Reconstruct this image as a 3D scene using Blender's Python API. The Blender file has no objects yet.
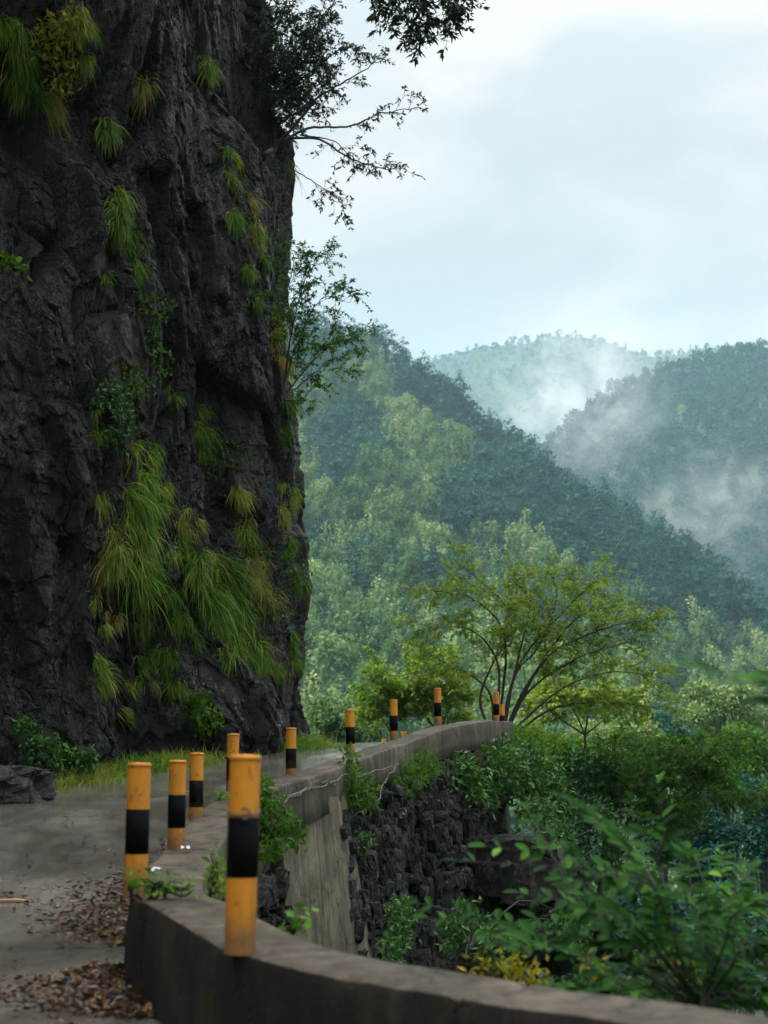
import bpy, math, random
import numpy as np
from mathutils import Vector
from mathutils.bvhtree import BVHTree

rng = np.random.default_rng(7)
random.seed(7)
scene = bpy.context.scene
COL = scene.collection

# ------------------------------------------------------------------ camera
CAMZ = 1.1
LENS = 50.0
PITCH = math.radians(10.0)
cam_d = bpy.data.cameras.new('camera')
cam = bpy.data.objects.new('camera', cam_d)
COL.objects.link(cam)
cam.location = (0, 0, CAMZ)
cam.rotation_euler = (math.radians(90) + PITCH, 0, 0)
cam_d.sensor_fit = 'VERTICAL'
cam_d.sensor_height = 36.0
cam_d.lens = LENS
cam_d.clip_start = 0.05
cam_d.clip_end = 8000
cam_d.dof.use_dof = True
cam_d.dof.focus_distance = 19.0
cam_d.dof.aperture_fstop = 2.6
scene.camera = cam

# ------------------------------------------------------------------ render settings
scene.render.engine = 'CYCLES'
cy = scene.cycles
cy.max_bounces = 5
cy.diffuse_bounces = 3
cy.glossy_bounces = 2
cy.transmission_bounces = 3
cy.transparent_max_bounces = 6
cy.volume_bounces = 3
cy.use_denoising = True
cy.use_adaptive_sampling = True
cy.adaptive_threshold = 0.01
cy.caustics_reflective = False
cy.caustics_refractive = False
cy.volume_step_rate = 2.0
cy.volume_max_steps = 128
scene.render.film_transparent = False
vs = scene.view_settings
vs.view_transform = 'Standard'
vs.look = 'None'
vs.gamma = 1.0
vs.use_curve_mapping = False
vs.exposure = 1.2

# ------------------------------------------------------------------ sky and sun
SUN_EL, SUN_ROT = math.radians(52), math.radians(-108)
world = bpy.data.worlds.new('World')
scene.world = world
world.use_nodes = True
nt = world.node_tree
nt.nodes.clear()
N, L = nt.nodes.new, nt.links.new
out = N('ShaderNodeOutputWorld')
sky = N('ShaderNodeTexSky')
sky.sky_type = 'NISHITA'
sky.sun_disc = False
sky.sun_elevation = SUN_EL
sky.sun_rotation = SUN_ROT
sky.dust_density = 3.0
bg1 = N('ShaderNodeBackground')
bg1.inputs['Strength'].default_value = 0.07
L(sky.outputs[0], bg1.inputs['Color'])
tc = N('ShaderNodeTexCoord')
mp = N('ShaderNodeMapping')
mp.inputs['Scale'].default_value = (1.0, 1.0, 2.4)
mp.inputs['Location'].default_value = (0.35, 0.1, 0.75)
L(tc.outputs['Generated'], mp.inputs['Vector'])
n1 = N('ShaderNodeTexNoise')
n1.inputs['Scale'].default_value = 3.8
n1.inputs['Detail'].default_value = 7
n1.inputs['Roughness'].default_value = 0.52
n1.inputs['Distortion'].default_value = 0.35
L(mp.outputs[0], n1.inputs['Vector'])
cr = N('ShaderNodeValToRGB')
e = cr.color_ramp.elements
e[0].position = 0.43
e[0].color = (0.30, 0.318, 0.328, 1)
e[1].position = 0.56
e[1].color = (0.392, 0.378, 0.368, 1)
L(n1.outputs[0], cr.inputs[0])
bg2 = N('ShaderNodeBackground')
# an overcast sky is brighter towards the zenith than at the horizon
sx = N('ShaderNodeSeparateXYZ')
L(tc.outputs['Generated'], sx.inputs[0])
mz = N('ShaderNodeMath')
mz.operation = 'MAXIMUM'
mz.inputs[1].default_value = 0.0
L(sx.outputs['Z'], mz.inputs[0])
m2 = N('ShaderNodeMath')
m2.operation = 'POWER'
m2.inputs[1].default_value = 4.4
L(mz.outputs[0], m2.inputs[0])
m3 = N('ShaderNodeMath')
m3.operation = 'MULTIPLY_ADD'
m3.inputs[1].default_value = 5.6
m3.inputs[2].default_value = 0.94
L(m2.outputs[0], m3.inputs[0])
L(m3.outputs[0], bg2.inputs['Strength'])
L(cr.outputs[0], bg2.inputs['Color'])
mixw = N('ShaderNodeMixShader')
mixw.inputs[0].default_value = 0.95
L(bg1.outputs[0], mixw.inputs[1])
L(bg2.outputs[0], mixw.inputs[2])
L(mixw.outputs[0], out.inputs[0])

sun_d = bpy.data.lights.new('sun', 'SUN')
sun_d.energy = 3.0
sun_d.angle = math.radians(14)
sun_d.color = (1.0, 0.96, 0.9)
sun = bpy.data.objects.new('sun', sun_d)
COL.objects.link(sun)
sv = Vector((math.sin(SUN_ROT) * math.cos(SUN_EL), math.cos(SUN_ROT) * math.cos(SUN_EL), math.sin(SUN_EL)))
sun.rotation_euler = sv.to_track_quat('Z', 'Y').to_euler()
sun.location = (30, -20, 60)

# ------------------------------------------------------------------ picture <-> world (used to survey positions)
F = LENS / 36.0 * 1024
cp, sp = math.cos(PITCH), math.sin(PITCH)
CAM = np.array([0, 0, CAMZ])


def ray(px, py):
    a, b = (px - 384) / F, (512 - py) / F
    return np.array([a, cp - b * sp, sp + b * cp])


def P(px, py, d):
    return CAM + d * ray(px, py)


def azel(px, py):
    v = ray(px, py)
    h = math.hypot(v[0], v[1])
    return math.atan2(v[0], v[1]), v[2] / h


# ------------------------------------------------------------------ noise
def _h(ix, iy, iz, s):
    n = (ix.astype(np.int64) * 374761393 + iy.astype(np.int64) * 668265263 + iz.astype(np.int64) * 2147483647 + s * 1274126177) & 0xFFFFFFFF
    n = ((n ^ (n >> 13)) * 1274126177) & 0xFFFFFFFF
    n = ((n ^ (n >> 16)) * 2246822519) & 0xFFFFFFFF
    n = n ^ (n >> 15)
    return (n & 0xFFFFFF) / float(0xFFFFFF)


def vnoise(x, y, z=None, s=0):
    x = np.asarray(x, float)
    y = np.asarray(y, float)
    z = np.zeros_like(x) if z is None else np.asarray(z, float)
    x, y, z = np.broadcast_arrays(x, y, z)
    ix, iy, iz = np.floor(x), np.floor(y), np.floor(z)
    fx, fy, fz = x - ix, y - iy, z - iz
    fx, fy, fz = [t * t * (3 - 2 * t) for t in (fx, fy, fz)]
    r = 0
    for a in (0, 1):
        for b in (0, 1):
            for c in (0, 1):
                w = (fx if a else 1 - fx) * (fy if b else 1 - fy) * (fz if c else 1 - fz)
                r = r + w * _h(ix + a, iy + b, iz + c, s)
    return r * 2 - 1


def fbm(x, y, z=None, s=0, o=4, g=0.5):
    r, a, f = 0, 1.0, 1.0
    for i in range(o):
        r = r + a * vnoise(np.asarray(x) * f, np.asarray(y) * f, None if z is None else np.asarray(z) * f, s + i * 17)
        a *= g
        f *= 2.03
    return r


def blocks(u, v, s=0, tilt=1.0):
    """Fractured rock: each Voronoi cell is a tilted facet; returns height and distance to the crack."""
    iu, iv = np.floor(u), np.floor(v)
    d1 = np.full(u.shape, 9.0)
    d2 = np.full(u.shape, 9.0)
    hh = np.zeros(u.shape)
    z0 = np.zeros(u.shape)
    for a in (-1, 0, 1):
        for b in (-1, 0, 1):
            cu, cv = iu + a, iv + b
            ju, jv = _h(cu, cv, z0, s), _h(cu, cv, z0, s + 1)
            du, dv = u - (cu + ju), v - (cv + jv)
            d = np.maximum(np.abs(du), np.abs(dv)) * 0.55 + np.hypot(du, dv) * 0.45
            h = (_h(cu, cv, z0, s + 2) - 0.5) + tilt * (du * (_h(cu, cv, z0, s + 3) - 0.5) * 1.3 + dv * (_h(cu, cv, z0, s + 4) - 0.65) * 1.1)
            m = d < d1
            d2 = np.where(m, d1, np.minimum(d2, d))
            hh = np.where(m, h, hh)
            d1 = np.where(m, d, d1)
    return hh, d2 - d1


# ------------------------------------------------------------------ mesh helpers
class MB:
    def __init__(self):
        self.v, self.f, self.t, self.n, self.mi = [], [], [], 0, []

    def add(self, v, f, t=0.5, mi=0):
        v = np.asarray(v, float).reshape(-1, 3)
        f = np.asarray(f, int)
        self.v.append(v)
        self.f.append(f + self.n)
        self.t.append(np.broadcast_to(np.asarray(t, float), (len(v),)).copy())
        self.mi.append(np.full(len(f), mi))
        self.n += len(v)

    def arrays(self):
        return np.concatenate(self.v), self.f, np.concatenate(self.t)

    def mesh(self, name, mats, smooth=False):
        v = np.concatenate(self.v)
        t = np.concatenate(self.t)
        counts = np.concatenate([np.full(len(f), f.shape[1]) for f in self.f])
        idx = np.concatenate([f.ravel() for f in self.f])
        me = bpy.data.meshes.new(name)
        me.vertices.add(len(v))
        me.vertices.foreach_set('co', v.ravel())
        me.loops.add(len(idx))
        me.loops.foreach_set('vertex_index', idx)
        me.polygons.add(len(counts))
        me.polygons.foreach_set('loop_start', np.concatenate([[0], np.cumsum(counts)[:-1]]))
        me.polygons.foreach_set('loop_total', counts)
        me.polygons.foreach_set('material_index', np.concatenate(self.mi))
        me.polygons.foreach_set('use_smooth', np.full(len(counts), smooth))
        me.update(calc_edges=True)
        at = me.attributes.new('tint', 'FLOAT', 'POINT')
        at.data.foreach_set('value', t)
        for m in (mats if isinstance(mats, (list, tuple)) else [mats]):
            me.materials.append(m)
        return me

    def build(self, name, mats, parent=None, smooth=False, loc=(0, 0, 0)):
        o = bpy.data.objects.new(name, self.mesh(name, mats, smooth))
        COL.objects.link(o)
        o.location = loc
        if parent:
            o.parent = parent
        return o


def tag(o, label=None, cat=None, group=None, kind=None):
    if label:
        o['label'] = label
    if cat:
        o['category'] = cat
    if group:
        o['group'] = group
    if kind:
        o['kind'] = kind
    return o


def empty(name, loc):
    o = bpy.data.objects.new(name, None)
    COL.objects.link(o)
    o.location = loc
    o.empty_display_size = 0.2
    return o


def rel(mb, loc):
    """vertices of a builder become relative to loc"""
    loc = np.asarray(loc, float)
    mb.v = [v - loc for v in mb.v]
    return mb


def grid_faces(nu, nv, close_u=False):
    i = np.arange(nu if close_u else nu - 1)[:, None]
    j = np.arange(nv - 1)[None, :]
    i2 = (i + 1) % nu
    return np.stack([(i * nv + j), (i2 * nv + j), (i2 * nv + j + 1), (i * nv + j + 1)], -1).reshape(-1, 4)


def tube(mb, pts, radii, sides=6, t=0.5, cap=True):
    pts = np.asarray(pts, float)
    n = len(pts)
    radii = np.broadcast_to(np.asarray(radii, float), (n,))
    tan = np.gradient(pts, axis=0)
    tan /= np.linalg.norm(tan, axis=1)[:, None] + 1e-9
    ref = np.array([0.31, 0.17, 0.93]) if abs(tan[0][2]) < 0.9 else np.array([1.0, 0.2, 0])
    a = np.cross(tan, ref)
    a /= np.linalg.norm(a, axis=1)[:, None] + 1e-9
    b = np.cross(tan, a)
    th = np.linspace(0, 2 * np.pi, sides, endpoint=False)
    ring = pts[:, None, :] + radii[:, None, None] * (np.cos(th)[None, :, None] * a[:, None, :] + np.sin(th)[None, :, None] * b[:, None, :])
    v = ring.reshape(-1, 3)
    i = np.arange(n - 1)[:, None]
    j = np.arange(sides)[None, :]
    j2 = (j + 1) % sides
    f = np.stack([i * sides + j, i * sides + j2, (i + 1) * sides + j2, (i + 1) * sides + j], -1).reshape(-1, 4)
    mb.add(v, f, t)
    if cap:
        mb.add(np.vstack([ring[-1], pts[-1:] + tan[-1:] * radii[-1] * 0.3]), [[k, (k + 1) % sides, sides] for k in range(sides)], t)


def smooth_path(pts, n=40):
    """Catmull-Rom through the points"""
    p = np.asarray(pts, float)
    p = np.vstack([2 * p[0] - p[1], p, 2 * p[-1] - p[-2]])
    m = len(p) - 3
    tt = np.linspace(0, m - 1e-6, n)
    k = tt.astype(int)
    u = (tt - k)[:, None]
    p0, p1, p2, p3 = p[k], p[k + 1], p[k + 2], p[k + 3]
    return 0.5 * ((2 * p1) + (-p0 + p2) * u + (2 * p0 - 5 * p1 + 4 * p2 - p3) * u ** 2 + (-p0 + 3 * p1 - 3 * p2 + p3) * u ** 3)


def unit(v):
    v = np.asarray(v, float)
    return v / (np.linalg.norm(v, axis=-1, keepdims=True) + 1e-9)


def leaves(mb, base, direc, normal, length, width, t, fold=0.15, droop=0.0):
    """one folded leaf (two quads) per base point"""
    base = np.asarray(base, float)
    n = len(base)
    d = unit(direc)
    s = unit(np.cross(d, normal))
    nn = np.cross(s, d)
    ln = np.broadcast_to(np.asarray(length, float), (n,))[:, None]
    wd = np.broadcast_to(np.asarray(width, float), (n,))[:, None]
    dz = np.array([0, 0, -1.0]) * droop * ln
    mid = base + d * ln * 0.45 - nn * wd * fold + dz * 0.3
    tip = base + d * ln + dz
    l_ = base + d * ln * 0.42 + s * wd * 0.5 + dz * 0.3
    r_ = base + d * ln * 0.42 - s * wd * 0.5 + dz * 0.3
    v = np.stack([base, l_, tip, r_, mid], 1).reshape(-1, 3)
    k = np.arange(n)[:, None] * 5
    f = np.concatenate([k + np.array([[0, 4, 2, 1]]), k + np.array([[0, 3, 2, 4]])])
    mb.add(v, f, np.repeat(np.broadcast_to(np.asarray(t, float), (n,)), 5))


def oval_leaf(mb, base, d, n, length, width, t, curl=0.1):
    """one broad leaf with a rounded outline, a fold along the midrib and a curl towards the tip"""
    d, n = unit(d), unit(n)
    s = unit(np.cross(d, n))
    n = np.cross(s, d)
    u = np.array([0, .12, .3, .52, .74, .9, 1.0])
    w = np.array([.04, .5, .9, 1.0, .78, .4, .0]) * width * 0.5
    mid = base + d * (u * length)[:, None] - n * (curl * length * u ** 2)[:, None]
    up = n * (w * 0.28)[:, None]
    v = np.stack([mid + s * w[:, None] + up, mid, mid - s * w[:, None] + up], 1).reshape(-1, 3)
    mb.add(v, grid_faces(7, 3), t)


def rand_dirs(n, up=0.0):
    v = rng.normal(size=(n, 3))
    v[:, 2] += up
    return unit(v)


# ------------------------------------------------------------------ materials
def mat(name):
    m = bpy.data.materials.new(name)
    m.use_nodes = True
    nt = m.node_tree
    nt.nodes.clear()
    return m, nt, nt.nodes.new, nt.links.new


def ramp(nt, fac, stops):
    r = nt.nodes.new('ShaderNodeValToRGB')
    el = r.color_ramp.elements
    while len(el) < len(stops):
        el.new(0.5)
    for q, (p, c) in zip(el, stops):
        q.position = p
        q.color = (*c, 1) if len(c) == 3 else c
    nt.links.new(fac, r.inputs[0])
    return r.outputs[0]


def noise(nt, vec, scale, detail=4, rough=0.55, dist=0.0):
    n = nt.nodes.new('ShaderNodeTexNoise')
    n.inputs['Scale'].default_value = scale
    n.inputs['Detail'].default_value = detail
    n.inputs['Roughness'].default_value = rough
    n.inputs['Distortion'].default_value = dist
    nt.links.new(vec, n.inputs['Vector'])
    return n.outputs[0]


def mapping(nt, scale=(1, 1, 1), loc=(0, 0, 0)):
    t = nt.nodes.new('ShaderNodeTexCoord')
    m = nt.nodes.new('ShaderNodeMapping')
    m.inputs['Scale'].default_value = scale
    m.inputs['Location'].default_value = loc
    nt.links.new(t.outputs['Object'], m.inputs['Vector'])
    return m.outputs[0]


def mixc(nt, fac, a, b, mode='MIX'):
    m = nt.nodes.new('ShaderNodeMix')
    m.data_type = 'RGBA'
    m.blend_type = mode
    for s, val in ((0, fac), (6, a), (7, b)):
        if isinstance(val, (int, float)):
            m.inputs[s].default_value = val
        elif isinstance(val, tuple):
            m.inputs[s].default_value = (*val, 1)
        else:
            nt.links.new(val, m.inputs[s])
    return m.outputs[2]


def math_n(nt, op, a, b=0.0, clamp=False):
    m = nt.nodes.new('ShaderNodeMath')
    m.operation = op
    m.use_clamp = clamp
    for i, val in enumerate((a, b)):
        if isinstance(val, (int, float)):
            m.inputs[i].default_value = val
        else:
            nt.links.new(val, m.inputs[i])
    return m.outputs[0]


def principled(nt, color, rough=0.6, bump=None, bump_strength=0.4, bump_dist=0.02, spec=0.5):
    p = nt.nodes.new('ShaderNodeBsdfPrincipled')
    o = nt.nodes.new('ShaderNodeOutputMaterial')
    nt.links.new(p.outputs[0], o.inputs[0])
    for s, val in (('Base Color', color), ('Roughness', rough)):
        if isinstance(val, (int, float)):
            p.inputs[s].default_value = val
        elif isinstance(val, tuple):
            p.inputs[s].default_value = (*val, 1)
        else:
            nt.links.new(val, p.inputs[s])
    p.inputs['Specular IOR Level'].default_value = spec
    if bump is not None:
        b = nt.nodes.new('ShaderNodeBump')
        b.inputs['Strength'].default_value = bump_strength
        b.inputs['Distance'].default_value = bump_dist
        nt.links.new(bump, b.inputs['Height'])
        nt.links.new(b.outputs[0], p.inputs['Normal'])
    return p


def foliage(name, stops, trans=0.35, rough=0.5, spec=0.15, objrand=0.0):
    """leaf colour from the per-leaf tint (plus a per-copy shift), with light coming through the leaf"""
    m, nt, N, L = mat(name)
    a = N('ShaderNodeAttribute')
    a.attribute_name = 'tint'
    fac = a.outputs['Fac']
    if objrand:
        oi = N('ShaderNodeObjectInfo')
        fac = math_n(nt, 'ADD', fac, math_n(nt, 'MULTIPLY', math_n(nt, 'SUBTRACT', oi.outputs['Random'], 0.5), objrand))
    c = ramp(nt, fac, stops)
    p = N('ShaderNodeBsdfPrincipled')
    L(c, p.inputs['Base Color'])
    p.inputs['Roughness'].default_value = rough
    p.inputs['Specular IOR Level'].default_value = spec
    tr = N('ShaderNodeBsdfTranslucent')
    L(mixc(nt, 1.0, c, (1.0, 1.0, 0.55), 'MULTIPLY'), tr.inputs['Color'])
    mx = N('ShaderNodeMixShader')
    mx.inputs[0].default_value = trans
    L(p.outputs[0], mx.inputs[1])
    L(tr.outputs[0], mx.inputs[2])
    o = N('ShaderNodeOutputMaterial')
    L(mx.outputs[0], o.inputs[0])
    return m


M = {}
BAMBOO = [(0.0, (0.024, 0.075, 0.032)), (0.4, (0.09, 0.18, 0.065)), (0.75, (0.20, 0.295, 0.11)), (1.0, (0.34, 0.38, 0.15))]
EVER = [(0.0, (0.004, 0.030, 0.026)), (0.5, (0.009, 0.062, 0.048)), (1.0, (0.028, 0.11, 0.066))]
M['leaf_bamboo'] = foliage('bamboo_leaf', BAMBOO, objrand=0.65)
M['leaf_ever'] = foliage('evergreen_leaf', EVER, trans=0.2, objrand=0.4)
M['leaf_tree'] = foliage('tree_leaf', [(0.0, (0.035, 0.105, 0.016)), (0.5, (0.115, 0.25, 0.03)), (1.0, (0.27, 0.34, 0.055))], trans=0.5, spec=0.08)
M['leaf_dark'] = foliage('dark_leaf', [(0.0, (0.012, 0.038, 0.013)), (0.6, (0.034, 0.115, 0.028)), (1.0, (0.11, 0.23, 0.05))], trans=0.25, rough=0.4, spec=0.2)
M['leaf_fore'] = foliage('glossy_leaf', [(0.0, (0.008, 0.040, 0.007)), (0.55, (0.030, 0.115, 0.014)), (0.85, (0.08, 0.22, 0.025)), (1.0, (0.17, 0.36, 0.05))], trans=0.35, rough=0.4, spec=0.06)
M['leaf_yellow'] = foliage('yellow_leaf', [(0.0, (0.10, 0.15, 0.018)), (0.6, (0.30, 0.29, 0.026)), (1.0, (0.48, 0.36, 0.035))], trans=0.4)
M['leaf_sil'] = foliage('thin_leaf', [(0.0, (0.012, 0.026, 0.016)), (1.0, (0.045, 0.07, 0.034))], trans=0.2)
M['grass'] = foliage('grass_blade', [(0.0, (0.026, 0.09, 0.010)), (0.4, (0.13, 0.285, 0.032)), (0.7, (0.33, 0.39, 0.075)), (1.0, (0.38, 0.24, 0.095))], trans=0.35, rough=0.5)
M['dead_leaf'] = foliage('dead_leaf', [(0.0, (0.022, 0.013, 0.008)), (0.55, (0.085, 0.043, 0.020)), (0.85, (0.20, 0.112, 0.048)), (1.0, (0.34, 0.19, 0.075))], trans=0.05, rough=0.35, spec=0.35)

m, nt, N, L = mat('bark')
v = mapping(nt, (1, 1, 0.4))
n = noise(nt, v, 14, 5)
principled(nt, ramp(nt, n, [(0.3, (0.018, 0.015, 0.012)), (0.7, (0.055, 0.047, 0.038))]), 0.7, n, 0.5, 0.01)
M['bark'] = m

m, nt, N, L = mat('dry_stem')
v = mapping(nt)
n = noise(nt, v, 25, 3)
principled(nt, ramp(nt, n, [(0.3, (0.06, 0.052, 0.045)), (0.7, (0.17, 0.16, 0.15))]), 0.7)
M['dry'] = m


def rock_mat(name, dark, mid, light, lichen=0.75, rough=(0.16, 0.85), stretch=0.3, flecks=0.8):
    m, nt, N, L = mat(name)
    v = mapping(nt)
    vs_ = mapping(nt, (1, 1, stretch))
    n1 = noise(nt, v, 0.9, 6, 0.62, 0.5)
    n2 = noise(nt, v, 6.0, 8, 0.72)
    n3 = noise(nt, vs_, 1.5, 6, 0.6, 0.8)
    c = ramp(nt, n1, [(0.32, dark), (0.52, mid), (0.72, light)])
    c = mixc(nt, 0.85, c, ramp(nt, n2, [(0.36, (0.2, 0.2, 0.22)), (0.5, (0.85, 0.85, 0.85)), (0.64, (2.6, 2.4, 2.25))]), 'MULTIPLY')
    # fracture lines
    wv = nt.nodes.new('ShaderNodeVectorMath')
    wv.operation = 'MULTIPLY_ADD'
    nn_ = nt.nodes.new('ShaderNodeTexNoise')
    nn_.inputs['Scale'].default_value = 1.6
    nn_.inputs['Detail'].default_value = 5
    nt.links.new(v, nn_.inputs['Vector'])
    wv.inputs[1].default_value = (0.5, 0.5, 0.35)
    nt.links.new(nn_.outputs['Color'], wv.inputs[0])
    nt.links.new(mapping(nt, (1, 1, 0.38)), wv.inputs[2])
    frs = []
    for sc_, wd_ in ((1.5, 0.022), (4.2, 0.03)):
        vr = nt.nodes.new('ShaderNodeTexVoronoi')
        vr.feature = 'DISTANCE_TO_EDGE'
        vr.inputs['Scale'].default_value = sc_
        nt.links.new(wv.outputs[0], vr.inputs['Vector'])
        frs.append(ramp(nt, vr.outputs['Distance'], [(0.0, (1, 1, 1)), (wd_, (0, 0, 0))]))
    frac = math_n(nt, 'MAXIMUM', frs[0], math_n(nt, 'MULTIPLY', frs[1], 0.6))
    c = mixc(nt, math_n(nt, 'MULTIPLY', frac, 0.85), c, (0.003, 0.0025, 0.0025))
    # rusty brown panels
    br = noise(nt, mapping(nt, (1, 1, 0.35), (1, 5, 2)), 0.9, 5, 0.6)
    c = mixc(nt, math_n(nt, 'MULTIPLY', ramp(nt, br, [(0.52, (0, 0, 0)), (0.66, (1, 1, 1))]), 0.5), c, (0.038, 0.022, 0.014))
    # grey lichen in runs, speckled
    sp = noise(nt, v, 17, 6, 0.8)
    run = ramp(nt, n3, [(0.47, (0.04, 0.04, 0.04)), (0.66, (1, 1, 1))])
    lf = math_n(nt, 'MULTIPLY', run, ramp(nt, sp, [(0.47, (0, 0, 0)), (0.56, (1, 1, 1))]))
    c = mixc(nt, math_n(nt, 'MULTIPLY', lf, lichen), c, (0.15, 0.165, 0.17))
    # pale chips and scratches
    fl = noise(nt, mapping(nt, (1.0, 1.0, 0.55), (4, 1, 9)), 9.0, 7, 0.75, 1.2)
    c = mixc(nt, math_n(nt, 'MULTIPLY', ramp(nt, fl, [(0.63, (0, 0, 0)), (0.67, (1, 1, 1))]), flecks), c, (0.30, 0.29, 0.29))
    # a little moss
    mo = noise(nt, mapping(nt, (1, 1, 0.6), (3, 7, 1)), 1.7, 5, 0.6)
    c = mixc(nt, math_n(nt, 'MULTIPLY', ramp(nt, mo, [(0.56, (0, 0, 0)), (0.72, (1, 1, 1))]), 0.45), c, (0.02, 0.03, 0.008))
    r = ramp(nt, noise(nt, vs_, 1.3, 5), [(0.40, (rough[0],) * 3), (0.60, (rough[1],) * 3)])
    hb = math_n(nt, 'ADD', n2, math_n(nt, 'MULTIPLY', noise(nt, v, 24, 5, 0.7), 0.6))
    hb = math_n(nt, 'SUBTRACT', hb, math_n(nt, 'MULTIPLY', frac, 0.8))
    at_ = nt.nodes.new('ShaderNodeAttribute')
    at_.attribute_name = 'tint'
    c = mixc(nt, 1.0, c, ramp(nt, at_.outputs['Fac'], [(0.0, (0.45, 0.44, 0.44)), (0.5, (1.0, 1.0, 1.0)), (1.0, (2.1, 1.95, 1.85))]), 'MULTIPLY')
    principled(nt, c, r, hb, 1.0, 0.06, 0.34)
    return m


M['rock'] = rock_mat('cliff_rock', (0.002, 0.0018, 0.0018), (0.0062, 0.0052, 0.005), (0.024, 0.0195, 0.0165))
M['stone'] = rock_mat('wall_stone', (0.0035, 0.003, 0.0033), (0.010, 0.0086, 0.0084), (0.03, 0.0265, 0.025), 0.6, (0.3, 0.6), 0.8)
M['slab'] = rock_mat('slab_rock', (0.03, 0.03, 0.03), (0.06, 0.058, 0.056), (0.11, 0.10, 0.095), 0.5)


def concrete_mat(name, dark, mid, light, streak=True, rough=0.65, stain=(0.02, 0.018, 0.014), pale=0.25):
    m, nt, N, L = mat(name)
    v = mapping(nt)
    n1 = noise(nt, v, 1.6, 6, 0.6, 0.4)
    n2 = noise(nt, v, 45, 4, 0.7)
    c = ramp(nt, n1, [(0.3, dark), (0.52, mid), (0.72, light)])
    c = mixc(nt, 0.35, c, ramp(nt, n2, [(0.35, (0.6, 0.6, 0.6)), (0.65, (1.25, 1.25, 1.25))]), 'MULTIPLY')
    if streak:
        n3 = noise(nt, mapping(nt, (1, 1, 0.07)), 9.0, 4, 0.6, 0.3)
        c = mixc(nt, math_n(nt, 'MULTIPLY', ramp(nt, n3, [(0.45, (0, 0, 0)), (0.66, (1, 1, 1))]), 0.75), c, stain)
        n4 = noise(nt, mapping(nt, (1, 1, 0.05), (5, 2, 0)), 14.0, 3, 0.6)
        c = mixc(nt, math_n(nt, 'MULTIPLY', ramp(nt, n4, [(0.52, (0, 0, 0)), (0.68, (1, 1, 1))]), pale), c, (0.2, 0.175, 0.135))
    n5 = noise(nt, mapping(nt, (1, 1, 1), (9, 1, 4)), 2.6, 5, 0.65)
    c = mixc(nt, math_n(nt, 'MULTIPLY', ramp(nt, n5, [(0.52, (0, 0, 0)), (0.7, (1, 1, 1))]), 0.5), c, (0.045, 0.048, 0.02))
    # hairline cracks and pits
    vr = nt.nodes.new('ShaderNodeTexVoronoi')
    vr.feature = 'DISTANCE_TO_EDGE'
    vr.inputs['Scale'].default_value = 1.1
    wv = nt.nodes.new('ShaderNodeVectorMath')
    wv.operation = 'ADD'
    nn_ = nt.nodes.new('ShaderNodeTexNoise')
    nn_.inputs['Scale'].default_value = 2.5
    nn_.inputs['Detail'].default_value = 5
    nt.links.new(v, nn_.inputs['Vector'])
    nt.links.new(v, wv.inputs[0])
    nt.links.new(nn_.outputs['Color'], wv.inputs[1])
    nt.links.new(wv.outputs[0], vr.inputs['Vector'])
    crk = ramp(nt, vr.outputs['Distance'], [(0.0, (1, 1, 1)), (0.012, (0, 0, 0))])
    c = mixc(nt, math_n(nt, 'MULTIPLY', crk, 0.7), c, (0.012, 0.010, 0.008))
    pit = ramp(nt, noise(nt, v, 28, 3, 0.6), [(0.30, (1, 1, 1)), (0.36, (0, 0, 0))])
    c = mixc(nt, math_n(nt, 'MULTIPLY', pit, 0.6), c, (0.02, 0.018, 0.014))
    hb = math_n(nt, 'ADD', n1, math_n(nt, 'MULTIPLY', n2, 0.35))
    hb = math_n(nt, 'SUBTRACT', hb, math_n(nt, 'ADD', math_n(nt, 'MULTIPLY', crk, 0.4), math_n(nt, 'MULTIPLY', pit, 0.25)))
    principled(nt, c, rough, hb, 0.6, 0.02, 0.25)
    return m


M['concrete'] = concrete_mat('weathered_concrete', (0.042, 0.033, 0.023), (0.098, 0.078, 0.056), (0.18, 0.148, 0.112), rough=0.65)
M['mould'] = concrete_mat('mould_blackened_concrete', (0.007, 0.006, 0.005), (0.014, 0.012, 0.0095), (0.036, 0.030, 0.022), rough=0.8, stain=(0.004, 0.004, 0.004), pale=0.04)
M['pier'] = concrete_mat('streaked_concrete', (0.085, 0.074, 0.047), (0.165, 0.143, 0.096), (0.26, 0.228, 0.16), stain=(0.035, 0.032, 0.016))

m, nt, N, L = mat('wet_road')
v = mapping(nt)
n1 = noise(nt, v, 0.55, 5, 0.6, 0.6)
n2 = noise(nt, v, 60, 3, 0.7)
n3 = noise(nt, mapping(nt, (1, 0.35, 1), (2, 3, 0)), 1.3, 6, 0.62, 0.5)
c = ramp(nt, n1, [(0.3, (0.082, 0.074, 0.064)), (0.5, (0.15, 0.138, 0.122)), (0.7, (0.25, 0.232, 0.208))])
c = mixc(nt, 0.5, c, ramp(nt, n2, [(0.3, (0.55, 0.55, 0.55)), (0.7, (1.35, 1.33, 1.3))]), 'MULTIPLY')
c = mixc(nt, math_n(nt, 'MULTIPLY', ramp(nt, n3, [(0.50, (0, 0, 0)), (0.62, (1, 1, 1))]), 0.55), c, (0.05, 0.043, 0.036))
fk = noise(nt, mapping(nt, (1, 1, 1), (7, 3, 1)), 38, 5, 0.75)
c = mixc(nt, math_n(nt, 'MULTIPLY', ramp(nt, fk, [(0.62, (0, 0, 0)), (0.66, (1, 1, 1))]), 0.6), c, (0.28, 0.25, 0.21))
fk2 = noise(nt, mapping(nt, (1, 1, 1), (1, 9, 1)), 22, 5, 0.75)
c = mixc(nt, math_n(nt, 'MULTIPLY', ramp(nt, fk2, [(0.60, (0, 0, 0)), (0.64, (1, 1, 1))]), 0.7), c, (0.03, 0.022, 0.015))
vr = N('ShaderNodeTexVoronoi')
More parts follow.
